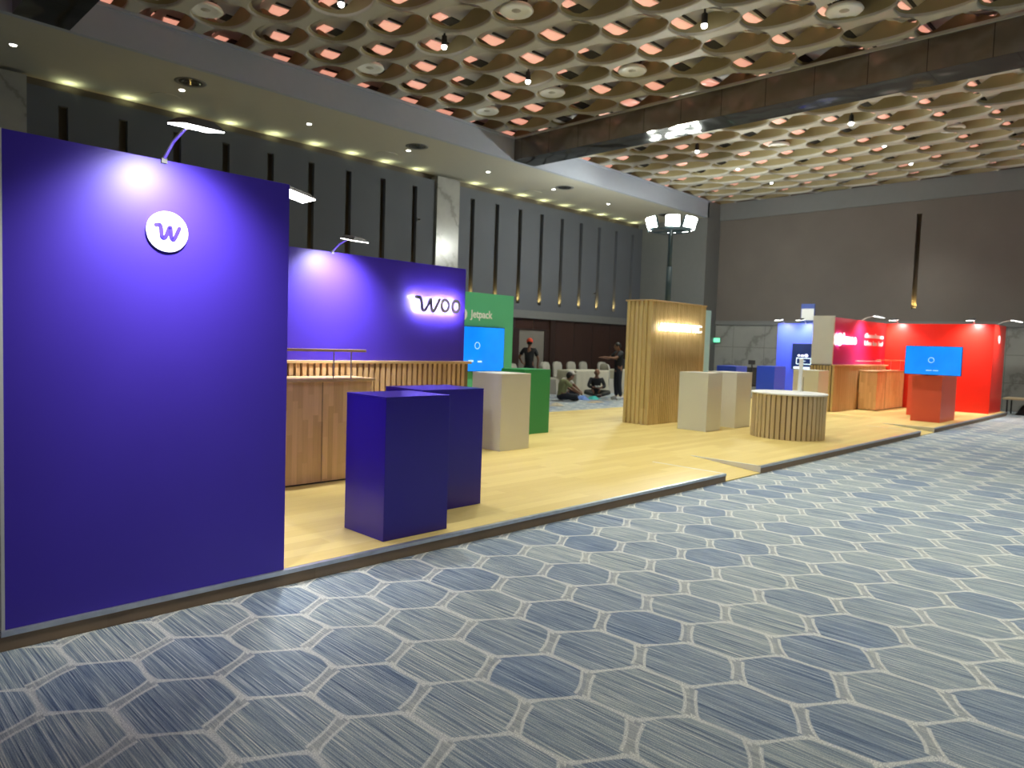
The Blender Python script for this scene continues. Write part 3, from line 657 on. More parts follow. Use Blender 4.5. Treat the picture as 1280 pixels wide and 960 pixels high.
sg = thing('backlit_sign', (12.1, 7.42, 1.85), 'glowing white automattic lettering on the slatted tower', 'sign')
text_mesh('lettering', 'AUTOMATTIC', 11.36, 7.36, 1.86, 0.145, M['sign_face'], sg, width=1.50, depth=0.02, offset=0.012)
text_mesh('halo_light', 'AUTOMATTIC', 11.36, 7.376, 1.86, 0.145, M['halo_w'], sg, width=1.50, depth=0.006)
for px_ in (11.5, 12.2, 12.8): MB().tube([(px_, 7.37, 1.93), (px_, 7.441, 1.93)], 0.004, 6).build('standoff_pin', M['steel'], sg)
pp = thing('backdrop_panel', (14.3, 8.1, P), 'narrow pale blue panel edge seen just right of the slatted tower', 'booth wall')
MB().rbox(13.25, 14.47, 8.06, 8.12, P, 2.40, 0.004).build('panel', M['pale_blue'], pp); MB().rbox(13.23, 13.25, 8.04, 8.12, P, 2.36, 0.004).build('edge', M['blue'], pp)
# ---- round counter and its tablet totem
rc = thing('round_counter', (12.0, 5.15, P), 'low round slatted counter with a white top', 'counter')
mb = MB(); n = 44; r_ = 0.575
for k in range(n):
    a = 2*PI*k/n; mb.xf = Matrix.Translation((12.0, 5.15, 0)) @ Matrix.Rotation(a, 4, 'Z'); mb.box(r_-0.005, r_+0.020, -0.031, 0.031, P, 0.83)
mb.xf = None; mb.build('slats', M['slat_round'], rc)
MB().lathe([(r_, 0), (r_, 0.73)], (12.0, 5.15, P), 64).build('drum', M['slat_back'], rc, False)
MB().lathe([(0.60, 0), (0.615, 0.005), (0.615, 0.025), (0.605, 0.03)], (12.0, 5.15, 0.83), 64).build('top', M['logo_white'], rc)
tt = thing('tablet_stand', (12.35, 5.2, 0.86), 'thin upright white stand on the round counter', 'stand')
MB().rbox(12.30, 12.50, 5.12, 5.28, 0.86, 0.868, 0.003).build('base', M['logo_white'], tt)
MB().rbox(12.375, 12.395, 5.10, 5.165, 0.868, 1.43, 0.006).build('panel', M['logo_white'], tt); MB().tube([(12.37, 5.07, 0.868), (12.37, 5.07, 1.12)], 0.005).build('cable', M['band'], tt)
# ---- pink wall
pw = thing('booth_wall', (20, 6.75, P), 'pink to red gradient booth wall with a white end face and glowing lettering', 'booth wall')
MB().rbox(18.15, 22.02, 6.75, 6.79, P, TOP, 0.003).build('front_panel', M['gradient'], pw)
MB().box(18.15, 22.02, 6.79, 7.25, P, TOP).build('core', M['white_panel'], pw)
MB().rbox(18.10, 18.15, 6.74, 7.26, 1.27, TOP+0.03, 0.003).build('end_panel', M['white_panel'], pw)
mb = MB(); mb.box(19.7, 21.7, 6.745, 6.75, 1.36, 1.375); mb.build('small_print', M['logo_white'], pw)
random.seed(7); mb = MB()
for z in (1.99, 1.79):
    x = 20.30
    while x < 21.75:
        wd = random.uniform(0.05, 0.09); h_ = random.choice((0.09, 0.09, 0.13)); mb.rbox(x, x+wd, 6.742, 6.75, z, z+h_, 0.003); x += wd+(0.025 if random.random() < 0.82 else 0.10)
mb.build('slogan_lettering', M['logo_white'], pw)
sg = thing('backlit_sign', (19, 6.72, 1.85), 'glowing white round emblem and short word on the pink wall', 'sign')
em = MB().prism([(18.42+0.16*math.cos(2*PI*k/32), 1.90+0.16*math.sin(2*PI*k/32)) for k in range(32)], 'y', 6.71, 6.69).build('emblem', M['sign_face'], sg)
MB().prism([(18.42+0.14*math.cos(2*PI*k/32), 1.90+0.14*math.sin(2*PI*k/32)) for k in range(32)], 'y', 6.722, 6.712).build('halo_light', M['halo_w'], em)
ltr = [[[(0, .24), (0, 0)]], [[(0.13, 0.15), (0.03, 0.15), (0, 0.1), (0, 0.03), (0.04, 0), (0.13, 0), (0.13, 0.15)]], [[(0, 0), (0, 0.15)], [(0, 0.12), (0.05, 0.15), (0.11, 0.15), (0.13, 0.1), (0.13, 0)]], [[(0.06, 0.15), (0.01, 0.11), (0, 0.04), (0.05, 0), (0.11, 0.02), (0.13, 0.09), (0.06, 0.15)]], [[(0.06, 0.15), (0.01, 0.11), (0, 0.04), (0.05, 0), (0.11, 0.02), (0.13, 0.09), (0.06, 0.15)]]]
x = 18.68
for L in ltr:
    letter_strokes('letter', [[(x+a, 1.81+b) for a, b in st] for st in L], 0.022, 6.69, 0.02, M['sign_face'], M['halo_w'], sg); x += 0.10 if len(L) == 1 and len(L[0]) == 2 else 0.21
wc = thing('slatted_cladding', (20, 6.7, P), 'timber slatted dado wrapping the end and front of the pink wall', 'cladding')
mb = MB(); slat_run(mb, 6.66, 7.28, 18.10, P, 1.24, axis='y'); mb.build('end_slats', M['slat_y'], wc)
mb = MB(); slat_run(mb, 18.10, 22.0, 6.70, P, 1.24); mb.build('slats', M['slat'], wc)
MB().box(18.10, 22.0, 6.70, 6.74, P, 1.24).box(18.10, 18.148, 6.74, 7.28, P, 1.24).build('backing', M['slat_back'], wc)
MB().rbox(18.03, 22.0, 6.63, 6.745, 1.24, 1.27, 0.004).build('cap_rail', M['woodtop'], wc)
cabinet(19.75, 22.0, 'butcher-block counter below the pink wall, left of the red wall', 1)
rail(19.9, 21.95, (20.1, 20.9, 21.7), 'narrow wooden shelf on thin steel posts above the counter by the red wall')
# ---- red / blue storage box, right end
rb = thing('booth_wall_box', (22.7, 4.15, P), 'tall glossy red booth wall at the far right end of the platform', 'booth wall')
MB().rbox(22.03, 22.08, 4.15, 7.9, P, TOP, 0.003).build('inner_side_panel', M['red'], rb)
MB().rbox(22.081, 23.44, 4.15, 4.20, P, TOP, 0.003).build('front_panel', M['red'], rb)
MB().box(23.40, 23.44, 4.20, 10.0, P, TOP).build('outer_side_panel', M['white_panel'], rb)
MB().prism([(22.66+0.10*math.cos(2*PI*k/40), 2.06+0.105*math.sin(2*PI*k/40)) for k in range(40)], 'y', 4.15, 4.144).build('logo_disc', M['sticker_white'], rb)
bb = thing('booth_wall', (22.05, 9, P), 'blue booth wall behind the round counter carrying the dark screen', 'booth wall')
MB().rbox(22.03, 22.08, 7.901, 9.93, P, TOP, 0.003).build('panel', M['blue'], bb)
MB().box(22.08, 23.39, 9.88, 9.93, P, TOP).build('return_panel', M['blue'], bb)
ts = tv('wall_screen', 'dark navy screen with blue button graphics on the blue wall', 21.95, 22.0, 8.62, 9.40, 1.02, 1.82, '-x', M['screen_dark'])
MB().box(22.0, 22.03, 8.9, 9.2, 1.2, 1.6).build('wall_bracket', M['black'], ts)
mb = MB(); xx = 21.944
for (a, b, c, d) in ((8.80, 9.25, 1.36, 1.375), (8.80, 9.25, 1.18, 1.195), (8.80, 8.815, 1.18, 1.375), (9.235, 9.25, 1.18, 1.375), (8.97, 9.08, 1.27, 1.285)): mb.box(xx, xx+0.003, a, b, c, d)
mb.build('button_graphic', M['ui_light'], ts)
MB().ell((xx, 8.95, 1.45), (0.003, 0.06, 0.05)).ell((xx, 9.07, 1.44), (0.003, 0.05, 0.035)).ell((xx, 9.18, 1.45), (0.003, 0.04, 0.03)).build('word_graphic', M['ui_blue'], ts)
MB().box(xx, xx+0.003, 8.64, 9.33, 1.04, 1.10).build('strip_graphic', M['ui_cyan'], ts)
tr = tv('pedestal_screen', 'bright blue screen in front of the red pedestal', 17.66, 17.70, 3.87, 4.99, 1.14, 1.78, '-x', M['screen'])
MB().box(17.70, 17.80, 4.35, 4.65, 1.131, 1.5).build('stand_bracket', M['black'], tr)
mb = MB(); xx = 17.655
for k in range(24): a = 2*PI*k/24; b_ = 2*PI*(k+1)/24; mb.prism([(4.46+r_*math.cos(q), 1.47+r_*math.sin(q)) for r_, q in ((0.05, a), (0.06, a), (0.06, b_), (0.05, b_))], 'x', xx, xx+0.002)
mb.box(xx, xx+0.002, 4.44, 4.55, 1.235, 1.25).box(xx, xx+0.002, 4.31, 4.41, 1.235, 1.25); mb.build('screen_graphic', M['ui_light'], tr)
# ---- clamp-on arm lamps
def arm_lamp(x, y, ang, label, group=None, tilt=0.0, energy=None, spread=1.0):
    """ang: direction the arm reaches out, 0 = -Y"""
    t_ = thing('arm_spotlight', (0, 0, 0), label, 'spotlight', group)
    MB().box(-0.014, 0.014, -0.014, 0.05, -0.02, 0.006).build('clamp', M['band'], t_)
    MB().tube([(0, 0.0, 0.0), (0, -0.13, 0.07), (0, -0.30, 0.11)], 0.009).build('arm', M['steel'], t_)
    mb = MB(); mb.xf = Matrix.Translation((0, -0.42, 0.09)) @ Matrix.Rotation(math.radians(11+tilt), 4, 'X')
    mb.add([(-0.10,-0.12,0),(0.10,-0.12,0),(0.10,0.12,0),(-0.10,0.12,0),(-0.05,-0.08,0.035),(0.05,-0.08,0.035),(0.05,0.10,0.035),(-0.05,0.10,0.035)], [(0,3,2,1),(4,5,6,7),(0,1,5,4),(1,2,6,5),(2,3,7,6),(3,0,4,7)])
    mb.build('lamp_head', M['black'], t_)
    mb = MB(); mb.xf = Matrix.Translation((0, -0.42, 0.09)) @ Matrix.Rotation(math.radians(11+tilt), 4, 'X'); mb.box(-0.092, 0.092, -0.112, 0.112, -0.006, -0.0005)
    mb.build('lens', M['lamp'], t_)
    l = light('SPOT', (0, -0.46, 0.06), (0, 0.50, -0.72), energy or K_ARM, (1, 0.98, 0.96), 0.07, cone=118, blend=1.0, parent=t_, name='lamp_beam')
    t_.location = (x, y, TOP); t_.rotation_euler = (0, 0, ang); return t_
arm_lamp(1.42, 4.01, 0, 'arm spotlight clamped on top of the nearest purple wall', energy=K_ARM*1.25)
arm_lamp(2.14, 4.72, PI/2, 'bright arm spotlight just past the right edge of the nearest purple wall', energy=K_ARM*2.2)
arm_lamp(4.10, 6.75, 0, 'arm spotlight on top of the purple woo wall', energy=K_ARM*2.2)
arm_lamp(20.0, 6.75, 0, 'arm spotlight on top of the pink wall', energy=K_ARM*1.6)
arm_lamp(22.03, 6.45, -PI/2, 'arm spotlight on the red wall beside the pink one', energy=K_ARM*1.8)
arm_lamp(22.03, 4.60, -PI/2, 'arm spotlight on the red wall above its outer end', energy=K_ARM*1.8)
arm_lamp(22.30, 4.15, 0, 'rightmost arm spotlight, reaching past the end of the red wall', energy=K_ARM*1.3)
arm_lamp(22.03, 9.72, -PI/2, 'arm spotlight at the left edge of the blue wall', energy=K_ARM*1.3)
arm_lamp(22.03, 9.05, -PI/2, 'arm spotlight on the blue wall above the dark screen', energy=K_ARM*1.6)
# ---- light mast
lm = thing('floodlight_mast', (18.1, 11.5, 0), 'tall portable mast with a ring of bright floodlights behind the slatted tower', 'floodlight mast')
MB().tube([(18.1, 11.5, 0.1), (18.1, 11.5, 2.6)], 0.10, 14).build('lower_pole', M['mast'], lm, True)
MB().tube([(18.1, 11.5, 2.6), (18.1, 11.5, 3.9)], 0.085, 14).build('middle_pole', M['mast'], lm, True)
MB().tube([(18.1, 11.5, 3.9), (18.1, 11.5, 4.95)], 0.065, 14).build('upper_pole', M['mast'], lm, True)
mb = MB()
for k in range(4): a = PI/4+k*PI/2; mb.tube([(18.1, 11.5, 0.35), (18.1+0.9*math.cos(a), 11.5+0.9*math.sin(a), 0.04)], 0.03)
mb.build('base_legs', M['mast'], lm)
MB().tube([(18.1+0.55*math.cos(2*PI*k/24), 11.5+0.55*math.sin(2*PI*k/24), 4.93) for k in range(25)], 0.02, 6).tube([(17.55, 11.5, 4.93), (18.65, 11.5, 4.93)], 0.02).tube([(18.1, 10.95, 4.93), (18.1, 12.05, 4.93)], 0.02).build('head_ring', M['mast'], lm)
facing = math.atan2(-11.5, -18.1)
for k, da in enumerate((0.05, 0.85, -0.95, 1.5, 2.3, -1.8, 3.0)):
    a = facing+da; cx, cy = 18.1+0.66*math.cos(a), 11.5+0.66*math.sin(a)
    mb = MB(); mb.xf = Matrix.Translation((cx, cy, 5.12)) @ Matrix.Rotation(a, 4, 'Z') @ Matrix.Rotation(0.30, 4, 'Y')
    mb.rbox(-0.08, 0.0, -0.20, 0.20, -0.16, 0.16, 0.02); mb.xf = mb.xf @ Matrix.Identity(4)
    hd = mb.build('flood_head', M['mast'], lm)
    m2 = MB(); m2.xf = mb.xf; m2.box(0.001, 0.012, -0.19, 0.19, -0.15, 0.15); m2.build('flood_lens', M['flood'], hd)
    m3 = MB(); m3.tube([(cx, cy, 4.93), (cx, cy, 4.98)], 0.02); m3.build('bracket', M['mast'], hd)
    d = Vector((math.cos(a), math.sin(a), -0.30))
    light('AREA', Vector((cx, cy, 5.12))+d*0.05, d, K_FLOOD, (0.96, 1.0, 0.90), 0.36, 0.28, name='flood_beam')
# ---- sign board behind the blue wall
sb = thing('sign_board', (23.9, 9.9, 0), 'small blue and white sign board on a pole showing above the blue wall', 'sign')
MB().rbox(23.88, 23.92, 9.55, 10.0, 2.50, 3.16, 0.006).build('board', M['sign_blue'], sb); MB().box(23.872, 23.88, 9.57, 9.98, 2.62, 3.0).build('white_panel', M['logo_white'], sb); MB().tube([(23.9, 9.78, 0), (23.9, 9.78, 2.52)], 0.02).lathe([(0.25, 0.0), (0.25, 0.02)], (23.9, 9.78, 0), 20).build('pole', M['steel'], sb)
# ================================================================== BACKGROUND FURNITURE
def banquet_chair(x, y, rz, label, group):
    t_ = thing('banquet_chair', (0, 0, 0), label, 'chair', group)
    mb = MB()
    prof = [(-0.22, 0.0), (-0.215, 0.46), (0.17, 0.46), (0.21, 0.47), (0.25, 0.95), (0.21, 0.96), (0.15, 0.50)]
    # skirt
    mb.add([(-0.25,-0.26,0),(0.25,-0.26,0),(0.27,0.27,0),(-0.27,0.27,0),(-0.21,-0.22,0.46),(0.21,-0.22,0.46),(0.21,0.22,0.46),(-0.21,0.22,0.46)], [(0,3,2,1),(4,5,6,7),(0,1,5,4),(1,2,6,5),(2,3,7,6),(3,0,4,7)])
    mb.build('seat_cover', M['chaircloth'], t_)
    mb = MB(); out = [(-0.21, 0.44), (-0.215, 0.85), (-0.16, 0.94), (0, 0.965), (0.16, 0.94), (0.215, 0.85), (0.21, 0.44)]
    n = len(out); mb.add([(a, 0.17+0.1*(b-0.44), b) for a, b in out]+[(a, 0.23+0.1*(b-0.44), b) for a, b in out], [list(range(n)), list(range(n, 2*n))[::-1]]+[(i, (i+1) % n, n+(i+1) % n, n+i) for i in range(n)])
    mb.build('back_cover', M['chaircloth'], t_)
    t_.location = (x, y, 0); t_.rotation_euler = (0, 0, rz); return t_
def cloth_table(x, y, r_, label, rect=None):
    tb = thing('banquet_table', (x, y, 0), label, 'table')
    if rect:
        a, b = rect; MB().box(x-a+0.03, x+a-0.03, y-b+0.03, y+b-0.03, 0.70, 0.74).build('tabletop', M['gold'], tb)
        for sx in (-1, 1):
            for sy_ in (-1, 1): MB().tube([(x+sx*(a-0.12), y+sy_*(b-0.12), 0), (x+sx*(a-0.12), y+sy_*(b-0.12), 0.70)], 0.015).build('leg', M['steel'], tb)
        mb = MB(); N = 96; vs_ = []
        def per(t_, k_):
            L = 2*(a+b)*2*t_; w_, d_ = 2*a, 2*b
            if L < w_: p = (-a+L, -b)
            elif L < w_+d_: p = (a, -b+L-w_)
            elif L < 2*w_+d_: p = (a-(L-w_-d_), b)
            else: p = (-a, b-(L-2*w_-d_))
            return p
        for h_, g in ((0.012, 0.0), (0.4, 0.02), (0.70, 0.004), (0.75, 0.0), (0.752, -0.3)):
            for k in range(N):
                p = per(k/N, 0); s_ = 1+g*math.sin(k*PI*2/N*17)+(0.03 if h_ < 0.1 else 0)
                if g == -0.3: s_ = 0.9
                vs_.append((x+p[0]*s_, y+p[1]*s_, h_))
        fs = [(i*N+k, i*N+(k+1) % N, (i+1)*N+(k+1) % N, (i+1)*N+k) for i in range(4) for k in range(N)]; fs.append([4*N+k for k in range(N)]); mb.add(vs_, fs)
        o = mb.build('tablecloth', M['cloth'], None, True)
        return o
c_ = cloth_table(18.0, 14.45, 0, 'long banquet table beneath the cream cloth behind the seated people', rect=(0.85, 0.40)); tag(c_, 'cream tablecloth draped to the floor behind the seated people', 'tablecloth')
c_ = cloth_table(20.5, 14.6, 0, 'second banquet table beneath a cream cloth, nearer the far corner', rect=(0.95, 0.42)); tag(c_, 'cream tablecloth on the table beside the standing man at right', 'tablecloth')
for i, (x, y, rz, l) in enumerate([
    (14.55, 14.0, 0.2, 'ivory covered chair left of the person in the orange cap'), (15.95, 15.85, -0.3, 'ivory covered chair right of the person in the orange cap'),
    (16.75, 14.75, 0.5, 'ivory covered chair at the left end of the cream table, side on'), (17.4, 15.35, 0.0, 'ivory covered chair behind the left end of the cream table'),
    (18.3, 15.6, 0.0, 'ivory covered chair behind the left half of the cream table'), (19.15, 15.7, 0.0, 'ivory covered chair behind the middle of the cream table'),
    (19.9, 15.75, 0.1, 'ivory covered chair behind the right half of the cream table'), (19.2, 14.3, 1.4, 'ivory covered chair between the two cream tables'),
    (20.75, 15.6, -0.1, 'ivory covered chair behind the second cream table')]):
    banquet_chair(x, y, rz, l, 'ivory covered chairs round the banquet tables')
# ---- people
def skin_mesh(joints, edges, mat, name, root=0, sub=1, extra=None, voxel=None, parent=None):
    me = bpy.data.meshes.new(name); names = list(joints.keys()); ix = {k: i for i, k in enumerate(names)}
    me.from_pydata([joints[k][0] for k in names], [(ix[a], ix[b]) for a, b in edges], [])
    o = bpy.data.objects.new(name, me); C.objects.link(o)
    md = o.modifiers.new('s', 'SKIN'); md.use_smooth_shade = True
    for i, k in enumerate(names):
        r_ = joints[k][1]; r_ = (r_, r_) if not isinstance(r_, tuple) else r_
        me.skin_vertices[0].data[i].radius = r_
        me.skin_vertices[0].data[i].use_root = (k == root)
    s_ = o.modifiers.new('u', 'SUBSURF'); s_.levels = sub; s_.render_levels = sub
    bpy.context.view_layer.update()
    m2 = bpy.data.meshes.new_from_object(o.evaluated_get(bpy.context.evaluated_depsgraph_get())); bpy.data.objects.remove(o)
    if extra is not None:
        bm = bmesh.new(); bm.from_mesh(m2); e = bpy.data.meshes.new('e'); e.from_pydata([tuple(v) for v in extra.v], [], extra.f); bm.from_mesh(e); bm.to_mesh(m2); bm.free()
    m2.materials.clear(); m2.materials.append(mat); m2.name = name
    o = bpy.data.objects.new(name, m2); C.objects.link(o)
    if voxel:
        md = o.modifiers.new('r', 'REMESH'); md.mode = 'VOXEL'; md.voxel_size = voxel; md.use_smooth_shade = True
        bpy.context.view_layer.update(); m3 = bpy.data.meshes.new_from_object(o.evaluated_get(bpy.context.evaluated_depsgraph_get())); o.modifiers.clear(); o.data = m3
        m3.materials.clear(); m3.materials.append(mat)
        for p in m3.polygons: p.material_index = 0
    for p in o.data.polygons: p.use_smooth = True
    if parent: o.parent = parent
    return o
def person(loc, rz, J, label, shirt, trousers, cap=None, hair=True, sleeves='long', shoes=None, head_dir=(0, -1, 0), extra_item=None):
    """J: joint positions in the figure's own frame, facing -Y"""
    t_ = thing('person', (0, 0, 0), label, 'person')
    hd = Vector(J['head']); sc_ = 1.0
    B = {k: (J[k], r_) for k, r_ in (('pelvis', 0.11), ('waist', 0.105), ('chest', (0.14, 0.11)), ('neck', 0.05), ('head', 0.06),
        ('shL', 0.055), ('elL', 0.04), ('wrL', 0.028), ('haL', (0.035, 0.018)), ('shR', 0.055), ('elR', 0.04), ('wrR', 0.028), ('haR', (0.035, 0.018)),
        ('hipL', 0.085), ('knL', 0.058), ('anL', 0.04), ('toL', 0.035), ('hipR', 0.085), ('knR', 0.058), ('anR', 0.04), ('toR', 0.035))}
    E_ = [('pelvis','waist'),('waist','chest'),('chest','neck'),('neck','head'),('chest','shL'),('shL','elL'),('elL','wrL'),('wrL','haL'),('chest','shR'),('shR','elR'),('elR','wrR'),('wrR','haR'),
          ('pelvis','hipL'),('hipL','knL'),('knL','anL'),('anL','toL'),('pelvis','hipR'),('hipR','knR'),('knR','anR'),('anR','toR')]
    for s_ in 'LR':
        w_ = Vector(J['wr'+s_]); h_ = Vector(J['ha'+s_]); d = (h_-w_).normalized(); side = d.cross(Vector((0, 0, 1)) if abs(d.z) < 0.8 else Vector((0, 1, 0))).normalized()
        dn = d.cross(side).normalized(); dn = dn if dn.z < 0 else -dn
        for q, (off, ln) in enumerate(((-0.027, 0.07), (-0.009, 0.08), (0.009, 0.075), (0.027, 0.06))):
            a = h_+side*off+d*0.03; b = a+d*ln*0.55+dn*0.008; c = b+d*ln*0.35+dn*0.022
            for nm, p_ in (('a', a), ('b', b), ('c', c)): B['f%d%s%s' % (q, nm, s_)] = (tuple(p_), 0.0085)
            E_ += [('ha'+s_, 'f%da%s' % (q, s_)), ('f%da%s' % (q, s_), 'f%db%s' % (q, s_)), ('f%db%s' % (q, s_), 'f%dc%s' % (q, s_))]
        a = w_+(h_-w_)*0.5+side*(-0.035); b = a+side*(-0.02)+d*0.035; B['ta'+s_] = (tuple(a), 0.011); B['tb'+s_] = (tuple(b), 0.009); E_ += [('ha'+s_, 'ta'+s_), ('ta'+s_, 'tb'+s_)]
    f_ = Vector(head_dir).normalized(); up = Vector((0, 0, 1)); sd = f_.cross(up).normalized()
    ex = MB(); hc = hd+Vector((0, 0, 0.035)); ex.ell(hc, (0.078, 0.092, 0.112), 20, 14)
    jaw = hc+f_*0.03-up*0.05; ex.ell(jaw, (0.055, 0.055, 0.06), 14, 10); ns = hc+f_*0.094-up*0.012; ex.ell(ns, (0.014, 0.016, 0.022), 8, 6)
    for s_ in (-1, 1): ex.ell(hc+sd*0.08*s_-up*0.005, (0.014, 0.02, 0.03), 8, 6)
    mo = hc+f_*0.082-up*0.055; ex.ell(mo, (0.024, 0.014, 0.01), 8, 6)
    skin_mesh(B, E_, M['skin'], 'body', 'pelvis', 1, ex, 0.011, t_)
    mb = MB()
    for s_ in (-1, 1): mb.ell(hc+f_*0.084+sd*0.03*s_+up*0.012, (0.012, 0.012, 0.008), 8, 6)
    mb.build('eyes', M['black'], t_, True).matrix_parent_inverse = Matrix()
    # shirt
    S = {k: (J[k], r_) for k, r_ in (('waist', (0.135, 0.12)), ('chest', (0.165, 0.125)), ('shL', 0.075), ('shR', 0.075), ('elL', 0.055), ('elR', 0.055))}
    pe = Vector(J['pelvis']); wa_ = Vector(J['waist']); S['hip'] = (tuple(pe.lerp(wa_, 0.25)), (0.15, 0.14)); S['hem'] = (tuple(pe+(pe-wa_)*(0.45 if pe.z > 0.5 else 0.0)), (0.155, 0.145)); nk = Vector(J['neck']); ch = Vector(J['chest']); S['collar'] = (tuple(ch.lerp(nk, 0.6)), 0.075)
    SE = [('hem','hip'),('hip','waist'),('waist','chest'),('chest','collar'),('chest','shL'),('shL','elL'),('chest','shR'),('shR','elR')]
    if sleeves == 'long':
        for s_ in 'LR': S['wr'+s_] = (tuple(Vector(J['elR' if s_ == 'R' else 'elL']).lerp(Vector(J['wr'+s_]), 0.85)), 0.04); SE.append(('el'+s_, 'wr'+s_))
    else:
        for s_ in 'LR': S['el'+s_] = (tuple(Vector(J['sh'+s_]).lerp(Vector(J['el'+s_]), 0.75)), 0.06)
    skin_mesh(S, SE, shirt, 'shirt', 'chest', 1, None, None, t_)
    T_ = {'band': (tuple(Vector(J['pelvis']).lerp(Vector(J['waist']), 0.8)), (0.125, 0.112)), 'seat': (tuple(Vector(J['pelvis'])+Vector((0, 0, -0.02))), (0.15, 0.135))}
    T_.update({k: (J[k], r_) for k, r_ in (('pelvis', (0.145, 0.13)), ('hipL', 0.10), ('knL', 0.075), ('hipR', 0.10), ('knR', 0.075))})
    for s_ in 'LR': T_['an'+s_] = (tuple(Vector(J['kn'+s_]).lerp(Vector(J['an'+s_]), 0.93)), 0.06)
    skin_mesh(T_, [('band','pelvis'),('pelvis','seat'),('pelvis','hipL'),('hipL','knL'),('knL','anL'),('pelvis','hipR'),('hipR','knR'),('knR','anR')], trousers, 'trousers', 'pelvis', 1, None, None, t_)
    for s_ in 'LR':
        a, b = Vector(J['an'+s_]), Vector(J['to'+s_]); mb = MB(); mb.tube([a+(a-b)*0.35-up*0.015, a-up*0.012, a.lerp(b, 0.6), b, b+(b-a)*0.15], [0.035, 0.05, 0.048, 0.042, 0.025], 10)
        mb.build('shoe', shoes or M['black'], t_, True).matrix_parent_inverse = Matrix()
    if hair:
        mb = MB(); mb.ell(hc-f_*0.014+up*0.022, (0.087, 0.098, 0.104), 18, 12); mb.build('hair', M['hair'], t_, True).matrix_parent_inverse = Matrix()
    if cap:
        mb = MB(); mb.ell(hc-f_*0.004+up*0.045, (0.098, 0.108, 0.098), 18, 12); mb.ell(hc+f_*0.11+up*0.045, (0.07, 0.07, 0.012), 14, 8); mb.build('cap', cap, t_, True).matrix_parent_inverse = Matrix()
    t_.location = loc; t_.rotation_euler = (0, 0, rz); return t_
STAND = dict(pelvis=(0,0,0.90), waist=(0,0,1.05), chest=(0,0,1.25), neck=(0,0,1.42), head=(0,-0.01,1.53), shL=(0.17,0,1.35), shR=(-0.17,0,1.35),
    elL=(0.24,0.02,1.08), elR=(-0.24,0.02,1.08), wrL=(0.25,-0.06,0.86), wrR=(-0.25,-0.06,0.86), haL=(0.25,-0.08,0.79), haR=(-0.25,-0.08,0.79),
    hipL=(0.09,0,0.86), hipR=(-0.09,0,0.86), knL=(0.10,-0.02,0.47), knR=(-0.10,-0.02,0.47), anL=(0.11,0.02,0.08), anR=(-0.11,0.02,0.08), toL=(0.12,-0.12,0.045), toR=(-0.12,-0.12,0.045))
SIT = dict(pelvis=(0,0,0.13), waist=(0,-0.02,0.28), chest=(0,-0.06,0.46), neck=(0,-0.09,0.60), head=(0,-0.12,0.70), shL=(0.17,-0.06,0.53), shR=(-0.17,-0.06,0.53),
    elL=(0.25,-0.14,0.32), elR=(-0.25,-0.14,0.32), wrL=(0.11,-0.32,0.29), wrR=(-0.11,-0.32,0.29), haL=(0.06,-0.37,0.29), haR=(-0.06,-0.37,0.29),
    hipL=(0.10,-0.03,0.12), hipR=(-0.10,-0.03,0.12), knL=(0.38,-0.30,0.16), knR=(-0.38,-0.30,0.16), anL=(0.06,-0.42,0.07), anR=(-0.10,-0.34,0.07), toL=(-0.08,-0.46,0.05), toR=(0.04,-0.30,0.05))
j = dict(STAND); j.update(elL=(0.30,0.04,1.12), wrL=(0.22,-0.14,0.95), haL=(0.19,-0.19,0.93), elR=(-0.28,0.03,1.08))
p1 = person((15.75, 14.75, 0), 2.25, j, 'person in an orange cap and black shirt standing with their back turned', M['shirt_black'], M['jeans'], cap=M['orange'], sleeves='short')
j = dict(SIT); p2 = person((17.25, 13.35, 0), -0.75, j, 'person in black sitting cross-legged on the carpet holding a white dish', M['shirt_black'], M['trouser_grey'], sleeves='long', hair=False)
j = dict(SIT); j.update(chest=(0.0,-0.12,0.44), neck=(0,-0.18,0.56), head=(0,-0.24,0.64), elL=(0.22,-0.28,0.34), elR=(-0.22,-0.28,0.34), wrL=(0.12,-0.46,0.25), wrR=(-0.14,-0.46,0.25), haL=(0.09,-0.52,0.22), haR=(-0.11,-0.52,0.22))
person((14.95, 12.75, 0), 1.1, j, 'person in an olive shirt sitting on the carpet, bent forward', M['shirt_green'], M['jeans'], sleeves='short')
person((15.85, 13.45, 0), 0.2, dict(j), 'person in a white shirt and white cap sitting on the carpet', M['shirt_white'], M['jeans'], cap=M['white_cap'], sleeves='short')
j = dict(STAND); j.update(head=(0,-0.06,1.50), elL=(0.24,-0.20,1.20), wrL=(0.16,-0.42,1.22), haL=(0.15,-0.49,1.23), elR=(-0.24,-0.20,1.18), wrR=(-0.14,-0.42,1.20), haR=(-0.12,-0.49,1.21), toL=(0.2,-0.10,0.045), anL=(0.17,0.03,0.08), knL=(0.14,-0.02,0.47))
person((16.85, 12.25, 0), -2.1, j, 'person in black standing with both arms held out, beside the slatted tower', M['shirt_black'], M['jeans'], sleeves='short', shoes=M['shoe_white'])
